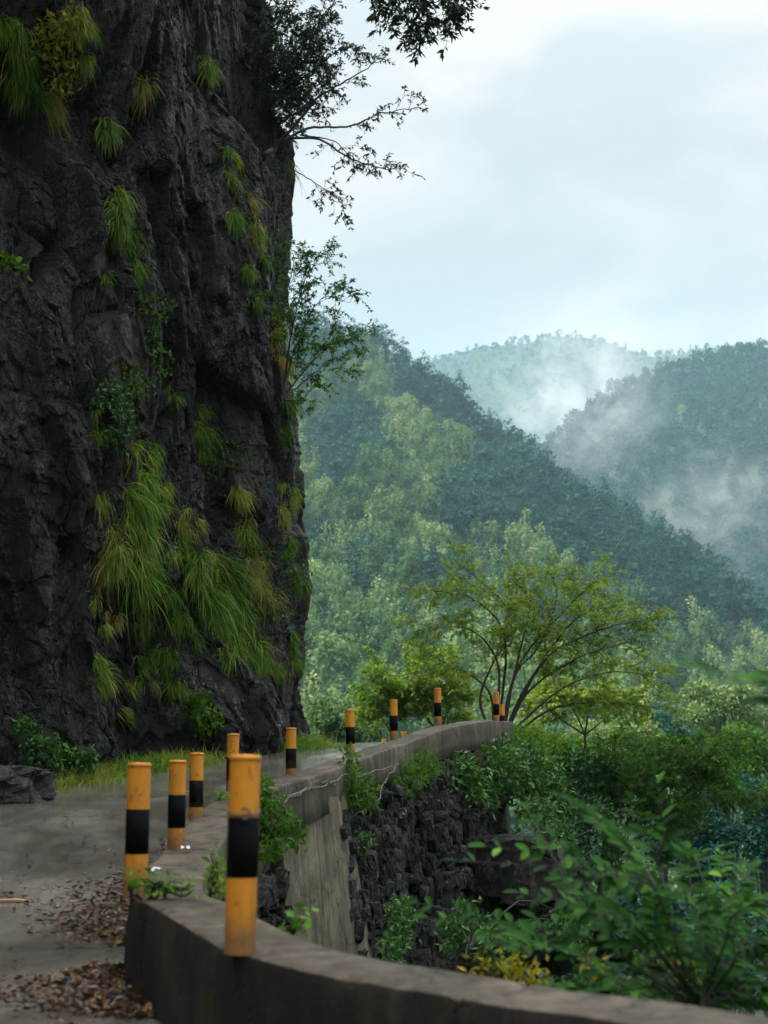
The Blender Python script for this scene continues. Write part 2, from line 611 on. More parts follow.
vr.feature = 'DISTANCE_TO_EDGE'
vr.inputs['Scale'].default_value = 0.55
wv = N('ShaderNodeVectorMath')
wv.operation = 'MULTIPLY_ADD'
nn_ = N('ShaderNodeTexNoise')
nn_.inputs['Scale'].default_value = 1.8
nn_.inputs['Detail'].default_value = 6
L(v, nn_.inputs['Vector'])
L(nn_.outputs['Color'], wv.inputs[0])
wv.inputs[1].default_value = (0.9, 0.9, 0.9)
L(v, wv.inputs[2])
L(wv.outputs[0], vr.inputs['Vector'])
c = mixc(nt, math_n(nt, 'MULTIPLY', ramp(nt, vr.outputs['Distance'], [(0.0, (1, 1, 1)), (0.010, (0, 0, 0))]), 0.75), c, (0.02, 0.017, 0.013))
wet = ramp(nt, n3, [(0.36, (0.36,) * 3), (0.54, (0.07,) * 3)])
principled(nt, c, wet, math_n(nt, 'ADD', math_n(nt, 'MULTIPLY', n2, 0.5), n3), 0.16, 0.01)
M['road'] = m

m, nt, N, L = mat('soil')
v = mapping(nt)
n1 = noise(nt, v, 0.35, 7, 0.65)
principled(nt, ramp(nt, n1, [(0.3, (0.008, 0.022, 0.012)), (0.7, (0.02, 0.045, 0.022))]), 0.9, n1, 0.6, 0.1)
M['soil'] = m


def paint_mat(name, base, worn, scale=9, rough=0.45, spec=0.3):
    m, nt, N, L = mat(name)
    v = mapping(nt)
    n1 = noise(nt, v, scale, 5, 0.65)
    n2 = noise(nt, mapping(nt, (1, 1, 0.45)), 26, 6, 0.75)
    c = mixc(nt, 0.6, base, ramp(nt, n1, [(0.3, (0.72, 0.70, 0.66)), (0.7, (1.1, 1.1, 1.1))]), 'MULTIPLY')
    c = mixc(nt, math_n(nt, 'MULTIPLY', ramp(nt, n2, [(0.585, (0, 0, 0)), (0.61, (1, 1, 1))]), 0.9), c, worn)
    oc = nt.nodes.new('ShaderNodeTexCoord')
    sz = nt.nodes.new('ShaderNodeSeparateXYZ')
    nt.links.new(oc.outputs['Object'], sz.inputs[0])
    splash = math_n(nt, 'SUBTRACT', math_n(nt, 'MULTIPLY', n1, 0.34), sz.outputs['Z'])
    c = mixc(nt, math_n(nt, 'MULTIPLY', ramp(nt, splash, [(0.0, (0, 0, 0)), (0.12, (1, 1, 1))]), 0.75), c, (0.10, 0.075, 0.045))
    sc_ = noise(nt, mapping(nt, (1, 1, 0.12), (2, 8, 0)), 12, 4, 0.6)
    c = mixc(nt, math_n(nt, 'MULTIPLY', ramp(nt, sc_, [(0.52, (0, 0, 0)), (0.7, (1, 1, 1))]), 0.45), c, tuple(x * 0.45 for x in base))
    principled(nt, c, rough, n1, 0.15, 0.004, spec)
    return m


M['orange'] = paint_mat('orange_paint', (0.64, 0.255, 0.022), (0.30, 0.10, 0.02))
M['black'] = paint_mat('black_paint', (0.0035, 0.0035, 0.0045), (0.012, 0.011, 0.010), rough=0.65, spec=0.06)
m, nt, N, L = mat('rusty_wire')
principled(nt, (0.08, 0.07, 0.065), 0.5)
M['wire'] = m
m, nt, N, L = mat('white_scrap')
principled(nt, (0.7, 0.72, 0.74), 0.5)
M['scrap'] = m
m, nt, N, L = mat('pale_wood')
principled(nt, ramp(nt, noise(nt, mapping(nt, (3, 12, 3)), 6), [(0.3, (0.35, 0.19, 0.08)), (0.7, (0.55, 0.34, 0.16))]), 0.6)
M['wood'] = m

# ------------------------------------------------------------------ lines of the road
WALL = np.array([(9, -4), (5.6, 0.4), (3.2, 2.35), (1.9, 3.22), (1.32, 3.66), (0.92, 3.99), (0.63, 4.31), (0.39, 4.57), (0.13, 4.84), (-0.15, 5.15), (-0.42, 5.56), (-0.60, 6.0), (-0.9, 6.75), (-1.09, 7.42), (-1.19, 8.3), (-1.27, 9.6),
                 (-1.38, 11.8), (-1.30, 13.65), (-0.93, 15.6), (-0.36, 18.4), (0.22, 20.2), (0.95, 22.2), (1.66, 24.75), (2.25, 27.2), (2.46, 29.6), (2.1, 32), (1.1, 34.2), (-0.3, 35.6), (-3, 37.5), (-9, 40)], float)
CLIFF = np.array([(-12, -14), (-9.5, -4), (-8.2, 5), (-6.9, 12), (-5.55, 16.2), (-4.55, 18.2), (-3.5, 20.1), (-2.5, 21.7), (-1.75, 22.6), (-1.38, 23.3), (-1.42, 24.4), (-2.0, 26.2), (-3.4, 29.0), (-6.5, 32), (-12, 36)], float)
# road level and top of the parapet by distance up the road
RD = np.array([(-20, 0), (5, 0), (7, .02), (9.5, .1), (11.8, .22), (13.6, .40), (15.6, .58), (18.4, .85), (20.2, 1.06), (22.3, 1.30), (24.5, 1.42), (27, 1.48), (30, 1.38), (34, 1.0), (40, 0.4)])
WT = np.array([(-20, .40), (4, .40), (5, .42), (7.1, .46), (9.5, .53), (11.8, .625), (13.6, .83), (15.6, .96), (18.4, 1.17), (20.2, 1.40), (22.3, 1.68), (24.8, 1.82), (27, 1.86), (29.6, 1.78), (32, 1.55), (36, 1.1), (40, .8)])


def road_z(y):
    return np.interp(y, RD[:, 0], RD[:, 1])


def top_z(y):
    return np.interp(y, WT[:, 0], WT[:, 1])


def resample(p, n):
    s = np.concatenate([[0], np.cumsum(np.linalg.norm(np.diff(p, axis=0), axis=1))])
    t = np.linspace(0, s[-1], n)
    return np.stack([np.interp(t, s, p[:, k]) for k in range(p.shape[1])], 1)


wall_c = resample(smooth_path(WALL, 1500), 2000)
wt_ = unit(np.gradient(wall_c, axis=0))
wall_out = np.stack([wt_[:, 1], -wt_[:, 0]], 1)      # towards the valley

_cp = smooth_path(CLIFF, 3000)
_cs = np.concatenate([[0], np.cumsum(np.linalg.norm(np.diff(_cp, axis=0), axis=1))])
_cc = _cs[np.argmin(np.hypot(_cp[:, 0] + 1.38, _cp[:, 1] - 23.3))]
_ct = np.concatenate([np.linspace(0, _cc - 9.5, 160, endpoint=False), np.linspace(_cc - 9.5, _cc + 2.5, 760, endpoint=False), np.linspace(_cc + 2.5, _cs[-1], 120)])
cliff_c = np.stack([np.interp(_ct, _cs, _cp[:, k]) for k in (0, 1)], 1)


def side_of_wall(x, y):
    """signed distance from the parapet line, positive on the valley side"""
    x, y = np.asarray(x, float), np.asarray(y, float)
    q = np.stack([x.ravel(), y.ravel()], 1)
    w, o = wall_c[::16], wall_out[::16]
    res = np.empty(len(q))
    for a in range(0, len(q), 20000):
        d = q[a:a + 20000, None, :] - w[None]
        d2 = (d ** 2).sum(-1)
        k = d2.argmin(1)
        sg = (d[np.arange(len(k)), k] * o[k]).sum(-1)
        res[a:a + 20000] = np.sqrt(d2[np.arange(len(k)), k]) * np.sign(sg)
    return res.reshape(x.shape)


# ------------------------------------------------------------------ terrain: one sheet, three forested hills and the valley
def sil(pts, tree):
    a = np.array([azel(*p[:2]) for p in pts])
    return a[:, 0], a[:, 1], tree


S1 = sil([(-500, 115), (-200, 145), (100, 205), (250, 280), (310, 313), (355, 323), (385, 332), (420, 352), (440, 368), (480, 397), (520, 425), (560, 455), (600, 485), (640, 510), (700, 547), (768, 603), (860, 675), (1000, 735), (1300, 755)], 9)
S2 = sil([(200, 632), (440, 512), (500, 462), (545, 434), (580, 397), (640, 362), (700, 344), (768, 330), (900, 292), (1100, 262), (1500, 322)], 9)
S3 = sil([(0, 412), (250, 392), (380, 372), (440, 349), (500, 333), (560, 324), (600, 331), (640, 345), (700, 342), (745, 337), (820, 342), (1000, 372), (1400, 412)], 8)


def hill(x, y, S, R0, R1, Foot, zf, power, back, seed):
    az = np.arctan2(x, y)
    r = np.hypot(x, y)
    el = np.interp(az, S[0], S[1])
    R = np.interp(az, [-0.35, -0.05, 0.26, 0.5], [R0 * 1.05, R0, R1, R1 * 0.9])
    zr = CAMZ + el * R - S[2]
    t = (r - Foot) / (R - Foot)
    tc = np.clip(t, 0, 1)
    front = zf + (zr - zf) * tc ** power
    bump = fbm(x / 70, y / 70, s=seed, o=3) * R * 0.022 * np.clip(tc * (1 - tc) * 4, 0, 1)
    behind = zr - (r - R) * back
    z = np.where(r <= R, front + bump, behind)
    fade = np.clip((0.9 - np.abs(az - 0.15)) / 0.25, 0, 1)   # the hills end to the sides
    return zf + (z - zf) * fade


def base_ground(x, y):
    r = np.hypot(x, y)
    s = side_of_wall(x, y)
    so = np.clip(s, 0, None)
    out_z = -2.6 - 0.62 * so + 0.0045 * so ** 2 * (so < 68)
    out_z = np.where(so < 60, np.maximum(-2.6 - 0.62 * so + 0.0042 * so ** 2, -26), -26)
    out_z = out_z + fbm(x / 9, y / 9, s=3, o=3) * np.clip(so / 8, 0, 1.2)
    in_z = np.where(y > 24, np.minimum(road_z(y), 1.2), road_z(y)) - 0.35
    in_z = in_z + np.where(s < -9, np.clip((-s - 9) * 0.5, 0, 18), 0) * (np.arctan2(x, y) < 0)
    return np.where(s > 0.0, out_z, in_z)


def H(x, y):
    b = base_ground(x, y)
    h1 = hill(x, y, S1, 430, 300, 105, -26, 1.15, 0.5, 5)
    h2 = hill(x, y, S2, 780, 720, 400, -30, 1.05, 0.5, 9)
    h3 = hill(x, y, S3, 1300, 1250, 760, -20, 1.0, 0.5, 13)
    r = np.hypot(x, y)
    far = np.where(r > 90, np.maximum(np.maximum(h1, h2), h3), -99)
    return np.maximum(b, far)


azs = np.unique(np.concatenate([np.linspace(-math.pi, -0.9, 60), np.linspace(-0.9, -0.25, 60), np.linspace(-0.25, 0.5, 260), np.linspace(0.5, 1.3, 60), np.linspace(1.3, math.pi, 50)]))[:-1]
rs = np.concatenate([[0.5], np.geomspace(1.5, 60, 150), np.geomspace(62, 1540, 230)])
A, R_ = np.meshgrid(azs, rs, indexing='ij')
X, Y = R_ * np.sin(A), R_ * np.cos(A)
Z = H(X, Y)
mb = MB()
mb.add(np.stack([X, Y, Z], -1), grid_faces(len(azs), len(rs), True)[:, ::-1])
mb.add([[0, 0, -0.35]] + [[X[i, 0], Y[i, 0], Z[i, 0]] for i in range(len(azs))], [[0, 1 + i, 1 + (i + 1) % len(azs)] for i in range(len(azs))][::-1])
tag(mb.build('terrain', M['soil'], smooth=True), kind='structure')

# ------------------------------------------------------------------ road
road_r = resample(wall_c, 320)
ci = resample(cliff_c, 320)
# the left edge follows the cliff foot, matched by nearest distance up the road
nc = 26
rows = []
k0 = 0
lft = np.array([cliff_c[np.argmin(((cliff_c - p) ** 2).sum(1))] for p in resample(wall_c, 420)])
lft = np.stack([np.convolve(np.pad(lft[:, k], 12, 'edge'), np.ones(25) / 25, 'valid') for k in (0, 1)], 1)
rgt = resample(wall_c, 420)
U = np.linspace(-0.10, 1, nc)
G = lft[:, None, :] * (1 - U)[None, :, None] + rgt[:, None, :] * U[None, :, None]
gz = road_z(G[..., 1]) + 0.012 * fbm(G[..., 0] * 0.9, G[..., 1] * 0.9, s=31, o=3)
mb = MB()
mb.add(np.concatenate([G, gz[..., None]], -1), grid_faces(420, nc))
tag(mb.build('road', M['road'], smooth=True), kind='structure')

# ------------------------------------------------------------------ cliff
NU, NV = len(cliff_c), 900
tt = unit(np.gradient(cliff_c, axis=0))
nrm = np.stack([tt[:, 1], -tt[:, 0]], 1)          # towards the road
nrm = np.stack([np.convolve(np.pad(nrm[:, k], 30, 'edge'), np.ones(61) / 61, 'valid') for k in (0, 1)], 1)
nrm = unit(nrm)
seg = np.concatenate([[0], np.cumsum(np.linalg.norm(np.diff(cliff_c, axis=0), axis=1))])
corner = seg[np.argmin(np.abs(cliff_c[:, 1] - 23.3) + np.abs(cliff_c[:, 0] + 1.38))]
us = seg - corner                                  # metres along the foot, 0 at the far corner
vz = np.linspace(-0.8, 19, NV)
UU, VV = np.meshgrid(us, vz, indexing='ij')
warp_u = UU + 0.22 * fbm(UU * 0.5, VV * 0.3, s=41, o=2) + 0.06 * VV
warp_v = VV + 0.30 * fbm(UU * 0.6, VV * 0.5, s=42, o=3) + 0.25 * UU
b1, c1 = blocks(warp_u * 0.6, warp_v * 0.17, 51, 0.7)
b2, c2 = blocks(warp_u * 1.7, warp_v * 0.42, 61, 0.55)
b3, c3 = blocks(warp_u * 3.9, warp_v * 2.0, 71)
b4, c4 = blocks(warp_u * 8.5 + 0.15 * b2, warp_v * 5.0, 75)
def soft(a, n=1):
    for _ in range(n):
        a = np.pad(a, 1, 'edge')
        a = (a[:-2, 1:-1] + 2 * a[1:-1, 1:-1] + a[2:, 1:-1]) / 4
        a = np.pad(a, ((0, 0), (1, 1)), 'edge')
        a = (a[:, :-2] + 2 * a[:, 1:-1] + a[:, 2:]) / 4
    return a


disp = soft(0.70 * b1, 3) + soft(0.40 * b2, 2) + soft(0.12 * b3, 1) + 0.035 * b4
disp += -0.16 * np.exp(-(c1 / 0.05) ** 2) - 0.09 * np.exp(-(c2 / 0.05) ** 2) - 0.03 * np.exp(-(c3 / 0.06) ** 2)
disp += 0.055 * fbm(UU * 1.3, VV * 0.8, s=81, o=5) + 0.02 * fbm(UU * 9, VV * 7, s=91, o=3)
near_corner = np.exp(-(UU / 1.3) ** 2)
disp *= 1 - 0.72 * near_corner
# broad form
lean = -0.02 * VV
foot = (0.35 - 0.33 * near_corner) * np.exp(-np.clip(VV - 0.9, 0, None) / 0.7)
top_cut = -0.95 * np.clip((VV - 11.2) / 0.8, 0, 1) * np.exp(-((UU - 0.2) / 2.2) ** 2)
crown_in = -np.clip(VV - 16.5, 0, None) ** 1.6 * 1.2
D = disp + lean + foot + top_cut + crown_in


def bumpf(u0, v0, su, sv, amp):
    global D
    D += amp * np.exp(-np.abs((UU - u0) / su) ** 3 - np.abs((VV - v0) / sv) ** 3)


bumpf(-5.4, 5.0, 1.25, 4.3, 0.55)       # standing slab on the left
bumpf(-5.9, 10.0, 1.1, 0.8, -0.75)      # hollow under the overhang
bumpf(-5.5, 12.4, 1.6, 1.3, 0.6)        # overhang
bumpf(-3.2, 4.0, 1.0, 2.4, -0.35)       # recess right of the slab
bumpf(-1.6, 1.4, 0.8, 0.8, 0.25)         # boulder foot
pos = np.zeros((NU, NV, 3))
pos[..., 0] = cliff_c[:, 0][:, None] + nrm[:, 0][:, None] * D
pos[..., 1] = cliff_c[:, 1][:, None] + nrm[:, 1][:, None] * D
pos[..., 2] = VV + 0.05 * fbm(UU * 2, VV * 2, s=95, o=3) + np.interp(cliff_c[:, 1], [14, 24], [0.3, 1.0])[:, None] * np.clip(1 - VV / 4, 0, 1)
# the outer edge follows the surveyed outline of the rock
edge_y = np.array([-200, 0, 95, 112, 150, 200, 240, 290, 340, 380, 420, 500, 580, 640, 700, 730, 800])
edge_x = np.array([262, 262, 262, 278, 295, 290, 294, 285, 280, 290, 299, 303, 311, 305, 301, 309, 312])
cols = (us > -3.6) & (us < 2.6)
for _ in range(4):
    dlt = pos - CAM
    dep_ = dlt[..., 1] * cp + dlt[..., 2] * sp
    pxx = 384 + F * dlt[..., 0] / dep_
    pyy = 512 - F * (-dlt[..., 1] * sp + dlt[..., 2] * cp) / dep_
    kk = np.argmax(np.where(cols[:, None], pxx, -1e9), 0)
    jj = np.arange(NV)
    want = np.interp(pyy[kk, jj], edge_y, edge_x) + 3.0 * vnoise(pyy[kk, jj] / 14, pyy[kk, jj] * 0, s=8)
    dx = (want - pxx[kk, jj]) * dep_[kk, jj] / F
    dx = np.convolve(np.pad(dx, 4, 'edge'), np.ones(9) / 9, 'valid')
    uc = us[kk]
    wgt = np.exp(-np.abs((UU - uc[None, :]) / 1.7) ** 2.5)
    pos[..., 0] += dx[None, :] * wgt
# unseen rim beyond the corner, lowered so the sun reaches the green tree
low = np.clip((UU - 2.2) / 5, 0, 1)
pos[..., 2] = pos[..., 2] * (1 - 0.72 * low) + 0.7 * low
keep = us > -26
mb = MB()
pk = pos[keep]
# plateau behind the rim
rim = pk[:, -1, :].copy()
back = rim.copy()
back[:, :2] -= nrm[keep] * 12
back[:, 2] += 6
allp = np.concatenate([pk, back[:, None, :]], 1)
cf = grid_faces(allp.shape[0], allp.shape[1])[:, ::-1]
mb.add(allp, cf)
tag(mb.build('cliff', M['rock']), kind='structure')
bvh = BVHTree.FromPolygons([tuple(p) for p in pk[::2, ::2].reshape(-1, 3)], [tuple(f) for f in grid_faces(*pk[::2, ::2].shape[:2])])


def on_cliff(px, py, default=19.5):
    v = ray(px, py)
    h = bvh.ray_cast(Vector(CAM), Vector(v).normalized())
    if h[0] is None:
        return P(px, py, default), np.array([0.7, -0.7, 0.0])
    n = np.array(h[1])
    if np.dot(n, v) > 0:
        n = -n
    return np.array(h[0]), n


# ------------------------------------------------------------------ parapet wall
W2 = 0.185


def wall_section():
    mb = MB()
    c, o = wall_c, wall_out
    n = len(c)
    s = np.concatenate([[0], np.cumsum(np.linalg.norm(np.diff(c, axis=0), axis=1))])
    chip = 0.012 * np.clip(fbm(s * 5, s * 0, s=111, o=3) - 0.25, 0, 1) + 0.05 * np.clip(vnoise(s * 2.3, s * 0, s=112) - 0.72, 0, 1)
    zt = top_z(c[:, 1]) + 0.012 * fbm(s * 0.8, s * 0, s=101, o=3)
    zr = road_z(c[:, 1]) - 0.25
    zb = zt - np.interp(c[:, 1], [3, 10, 14, 18, 23, 28], [3.2, 1.6, 0.5, 0.42, 0.42, 0.6])
    prof = []
    wob = 0.010 * fbm(s * 1.5, s * 0 + 3, s=103, o=3)
    joint = np.concatenate([[0], (np.diff(np.floor((s + 0.7) / 2.6)) > 0)]) * 0.014
    wi, wo = W2 + wob - joint, W2 - wob - joint
    zt = zt - joint * 0.8

    def at(off, z):
        return np.stack([c[:, 0] + o[:, 0] * off, c[:, 1] + o[:, 1] * off, z], 1)
    b = 0.018
    steps = [at(-wi - 0.04, zr)]
    for k in (0.35, 0.7):
        steps.append(at(-wi - 0.02 + 0.008 * fbm(s * 3, s * 0 + k * 9, s=104), zr + (zt - zr) * k))
    steps += [at(-wi, zt - b * 1.3 - chip * 1.6), at(-wi + b * 0.4 + chip, zt - b * 0.4 - chip), at(-wi + b * 1.4 + chip * 1.6, zt)]
    for k in (0.25, 0.5, 0.75):
        steps.append(at(-wi + 2 * W2 * k, zt + 0.008 * fbm(s * 2.5, s * 0 + k * 7, s=105, o=3)))
    steps += [at(wo - b * 1.4, zt), at(wo - b * 0.4, zt - b * 0.4), at(wo, zt - b * 1.3)]
    for k in (0.3, 0.6):
        steps.append(at(wo + 0.01 + 0.01 * fbm(s * 3, s * 0 + k * 11, s=106), zt + (zb - zt) * k))
    steps += [at(wo + 0.03, zb), at(-wi, zb - 0.1)]
    g = np.stack(steps, 1)
    fc = grid_faces(n, g.shape[1])[:, ::-1]
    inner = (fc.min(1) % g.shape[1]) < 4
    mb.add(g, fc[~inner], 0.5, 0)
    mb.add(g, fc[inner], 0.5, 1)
    return mb


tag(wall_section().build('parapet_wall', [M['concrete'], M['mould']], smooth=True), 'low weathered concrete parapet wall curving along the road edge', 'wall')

# ------------------------------------------------------------------ bollards
def bollard_parts(root, h, r=0.057, b0=None):
    def ring(mb, prof, sides=28, mi=0):
        th = np.linspace(0, 2 * np.pi, sides, endpoint=False)
        v = np.array([[rr * math.cos(t), rr * math.sin(t), z] for t in th for rr, z in prof])
        mb.add(v, grid_faces(sides, len(prof), True), 0.5, mi)
    mb = MB()
    ring(mb, [(r, -0.012), (r, h * 0.3), (r, h - 0.02)])
    mb.build('post', M['orange'], root, True)
    mb = MB()
    ring(mb, [(r, h - 0.02), (r + 0.0025, h - 0.02), (r + 0.003, h - 0.004), (r - 0.002, h), (r * 0.55, h + 0.003), (0.0005, h + 0.004)])
    mb.build('cap', M['orange'], root, True)
    z1 = h - 0.225
    z0 = z1 - 0.215
    mb = MB()
    ring(mb, [(r - 0.002, z0), (r + 0.0015, z0), (r + 0.0015, (z0 + z1) / 2), (r + 0.0015, z1), (r - 0.002, z1)])
    mb.build('black_band', M['black'], root, True)


BOL = [
    # px of axis, depth, offset along z of the base, height, label
    (243, 5.3, 0.0, 0.70, 'largest orange and black bollard, with a wire ring, in front of the parapet wall'),
    (139, 7.1, 0, 0.635, 'orange and black bollard standing above the leaf pile at the wall bend'),
    (178, 9.5, 0, 0.58, 'second bollard up the road from the leaf pile, beside a white scrap'),
    (197, 11.8, 0, 0.535, 'third bollard up the road from the leaf pile, with a short lower orange band'),
    (232.5, 13.6, 0, 0.53, 'bollard half hidden behind the ringed front bollard, against the wet road'),
    (291, 15.6, 0, 0.50, 'bollard on the wall above the streaked concrete buttress'),
    (350.5, 18.4, 0, 0.575, 'bollard whose black band stands before the pale wet crest of the road'),
    (394, 20.2, 0, 0.545, 'bollard above the vine cable, first beyond the crest of the road'),
    (438, 22.3, 0, 0.56, 'bollard on the top of the rising wall, left of the green tree stems'),
    (497, 27.2, 0, 0.60, 'front one of the two bollards where the wall end meets the green tree'),
    (503, 29.6, 0, 0.56, 'rear one of the two bollards where the wall end meets the green tree'),
    (404.5, 34.0, 0, 0.56, 'bollard beyond the bend with only its orange top showing above the wall'),
    (384, 35.3, 0, 0.56, 'small far bollard beyond the bend, lower orange hidden by the road crest'),
]
front = None
for i, (px, d, dz, h, lab) in enumerate(BOL):
    p = P(px, 762, d)
    k = np.argmin(np.abs(wall_c[:, 0] - p[0]) * 4 + np.abs(wall_c[:, 1] - p[1]))
    z = float(top_z(p[1])) + dz
    root = empty('bollard', (p[0], p[1], z))
    tag(root, lab, 'bollard', 'orange and black bollards on the parapet wall')
    bollard_parts(root, h)
    root.rotation_euler = (rng.normal() * 0.008, rng.normal() * 0.008, rng.uniform(0, 6))
    if i == 0:
        root.rotation_euler = (0, 0.012, 0)
        mb = MB()
        th = np.linspace(0, 2 * np.pi, 26)
        zz = h - 0.205
        tube(mb, np.stack([0.0615 * np.cos(th), 0.0615 * np.sin(th), zz + 0.012 * np.sin(th * 1.0)], 1), 0.0035, 5)
        th = np.linspace(-2.6, 2.4, 16)
        tube(mb, np.stack([0.012 + 0.017 * np.cos(th), np.full(16, -0.068), zz - 0.005 + 0.02 * np.sin(th)], 1), 0.004, 5)
        mb.build('wire_ring', M['wire'], root, True)
        root['label'] = lab

# ------------------------------------------------------------------ haze
v8 = [(-1560, -1560, -60), (1560, -1560, -60), (1560, 1560, -60), (-1560, 1560, -60), (-1560, -1560, 470), (1560, -1560, 470), (1560, 1560, 470), (-1560, 1560, 470)]
mb = MB()
mb.add(v8, [(0, 3, 2, 1), (4, 5, 6, 7), (0, 1, 5, 4), (1, 2, 6, 5), (2, 3, 7, 6), (3, 0, 4, 7)])
m, nt, N, L = mat('haze')
o = N('ShaderNodeOutputMaterial')
pv = N('ShaderNodeVolumePrincipled')
pv.inputs['Color'].default_value = (0.6, 0.88, 1.0, 1)
pv.inputs['Density'].default_value = 0.00012
L(pv.outputs[0], o.inputs['Volume'])
tag(mb.build('haze', m), kind='stuff')
# ------------------------------------------------------------------ outer side of the road: buttress, stone wall, outcrop
def outer(y, off):
    """point on the valley side of the parapet line at road distance y (far run only)"""
    k = np.argmin(np.where(wall_c[:, 1] > 7, np.abs(wall_c[:, 1] - y), 99) + (np.arange(len(wall_c)) > np.argmax(wall_c[:, 0] * (wall_c[:, 1] > 20))) * 50)
    return np.array([wall_c[k, 0] + wall_out[k, 0] * off, wall_c[k, 1] + wall_out[k, 1] * off])


def slab_mesh(front_pts, thick_dir, nu, nv, amp, seed):
    """a battered block: a displaced front face between four corners, with sides going back"""
    a, b, c, d = [np.asarray(p, float) for p in front_pts]   # top left, top right, bottom right, bottom left
    u = np.linspace(0, 1, nu)[:, None, None]
    v = np.linspace(0, 1, nv)[None, :, None]
    g = (a * (1 - u) + b * u) * (1 - v) + (d * (1 - u) + c * u) * v
    n = unit(np.cross(b - a, d - a))
    g = g - n * (amp * fbm(g[..., 0] * 2 + g[..., 1] * 2, g[..., 2] * 2, s=seed, o=4))[..., None]
    bk = np.asarray(thick_dir, float)
    mb = MB()
    mb.add(g, grid_faces(nu, nv))
    for e in (g[0], g[-1], g[:, 0], g[:, -1]):
        s = np.stack([e, e + bk * 0.5, e + bk], 1)
        mb.add(s, np.concatenate([grid_faces(len(e), 3), grid_faces(len(e), 3)[:, ::-1]])[:(len(e) - 1) * 2])
    return mb


ob = outer(14.2, 0)
bt = [P(283, 803, 14.15), P(345, 795, 16.7), P(376, 985, 16.25), P(283, 985, 13.75)]
n2 = np.array([-0.93, 0.32, 0.0])
mb = slab_mesh(bt, n2 * 0.5, 40, 60, 0.02, 201)
tag(mb.build('concrete_buttress', M['pier'], smooth=False), 'pale streaked concrete buttress under the parapet, sloping outward', 'buttress')


def stone_wall(name, y0, y1, ztop, zbot, off_t, off_b, n_rows, seed, label):
    r2 = np.random.default_rng(seed)
    mb = MB()
    ys = np.linspace(y0, y1, 40)
    line = np.array([outer(y, 0) for y in ys])
    outv = np.array([outer(y, 1.0) for y in ys]) - line
    s = np.concatenate([[0], np.cumsum(np.linalg.norm(np.diff(line, axis=0), axis=1))])

    def at(t, z, extra=0.0):
        q = np.array([np.interp(t, s, line[:, k]) for k in (0, 1)])
        o = np.array([np.interp(t, s, outv[:, k]) for k in (0, 1)])
        zt = ztop(np.interp(t, s, ys))
        f = np.clip((zt - z) / (zt - zbot), 0, 1)
        off = off_t + (off_b - off_t) * f + extra
        return np.array([q[0] + o[0] * off, q[1] + o[1] * off, z]), o
    # backing
    gu, gv = np.linspace(0, s[-1], 30), np.linspace(0, 1, 20)
    g = np.array([[at(t, ztop(np.interp(t, s, ys)) * (1 - v) + zbot * v, -0.07)[0] for v in gv] for t in gu])
    mb.add(g, grid_faces(30, 20), 0.1)
    th = np.linspace(0, 2 * np.pi, 10, endpoint=False)
    ph = np.linspace(-np.pi / 2, np.pi / 2, 6)
    hgt = ztop(0.5 * (y0 + y1)) - zbot
    z = zbot
    while z < ztop(y1) + 0.1:
        rh = r2.uniform(0.16, 0.26)
        t = r2.uniform(-0.1, 0.05)
        while t < s[-1]:
            w = r2.uniform(0.09, 0.26) * (1.5 if r2.random() < 0.15 else 1)
            zc = z + rh / 2 + r2.normal() * 0.05
            if zc < ztop(np.interp(t, s, ys)) - rh * 0.3:
                rh_, rh = rh, rh * r2.uniform(0.7, 1.35)
                c, o = at(t + w / 2, zc, r2.normal() * 0.045)
                tx = np.array([-o[1], o[0], 0])
                oo = np.array([o[0], o[1], 0])
                uz = np.array([0, 0, 1.0])
                a = r2.normal() * 0.22
                e1, e2 = tx * math.cos(a) + uz * math.sin(a), uz * math.cos(a) - tx * math.sin(a)
                ct, st = np.cos(th), np.sin(th)
                q = lambda x, p: np.sign(x) * np.abs(x) ** p
                V = []
                for f in ph:
                    cf, sf = math.cos(f), math.sin(f)
                    x = q(ct, .35) * cf ** .3 * w * 0.5
                    y = q(st, .35) * cf ** .3 * rh * 0.5
                    zz = (np.sign(sf) * abs(sf) ** .5) * 0.08 * np.ones_like(ct)
                    V.append(c + x[:, None] * e1 + y[:, None] * e2 + zz[:, None] * oo)
                V = np.stack(V, 0)
                V = V + r2.normal(size=V.shape) * 0.009 + ((V - c) @ e1)[..., None] * oo * r2.normal() * 0.35
                rh = rh_
                mb.add(V.reshape(-1, 3), grid_faces(6, 10).tolist() + [[i * 10 + 9, i * 10, i * 10 + 10, i * 10 + 19] for i in range(5)], r2.uniform())
            t += w * 0.97
        z += rh * 0.95
    return tag(mb.build(name, M['stone']), label, 'wall')


stone_wall('stone_wall', 16.6, 24.6, lambda y: top_z(y) - 0.44, -3.4, 0.18, 0.75, 18, 5, 'dark dry stone retaining wall of rough blocks right of the streaked buttress')
stone_wall('stone_wall', 9.0, 14.35, lambda y: top_z(y) - 0.5, -2.9, 0.06, 0.35, 16, 6, 'narrow dark rubble wall behind the ringed front bollard, left of the streaked buttress')


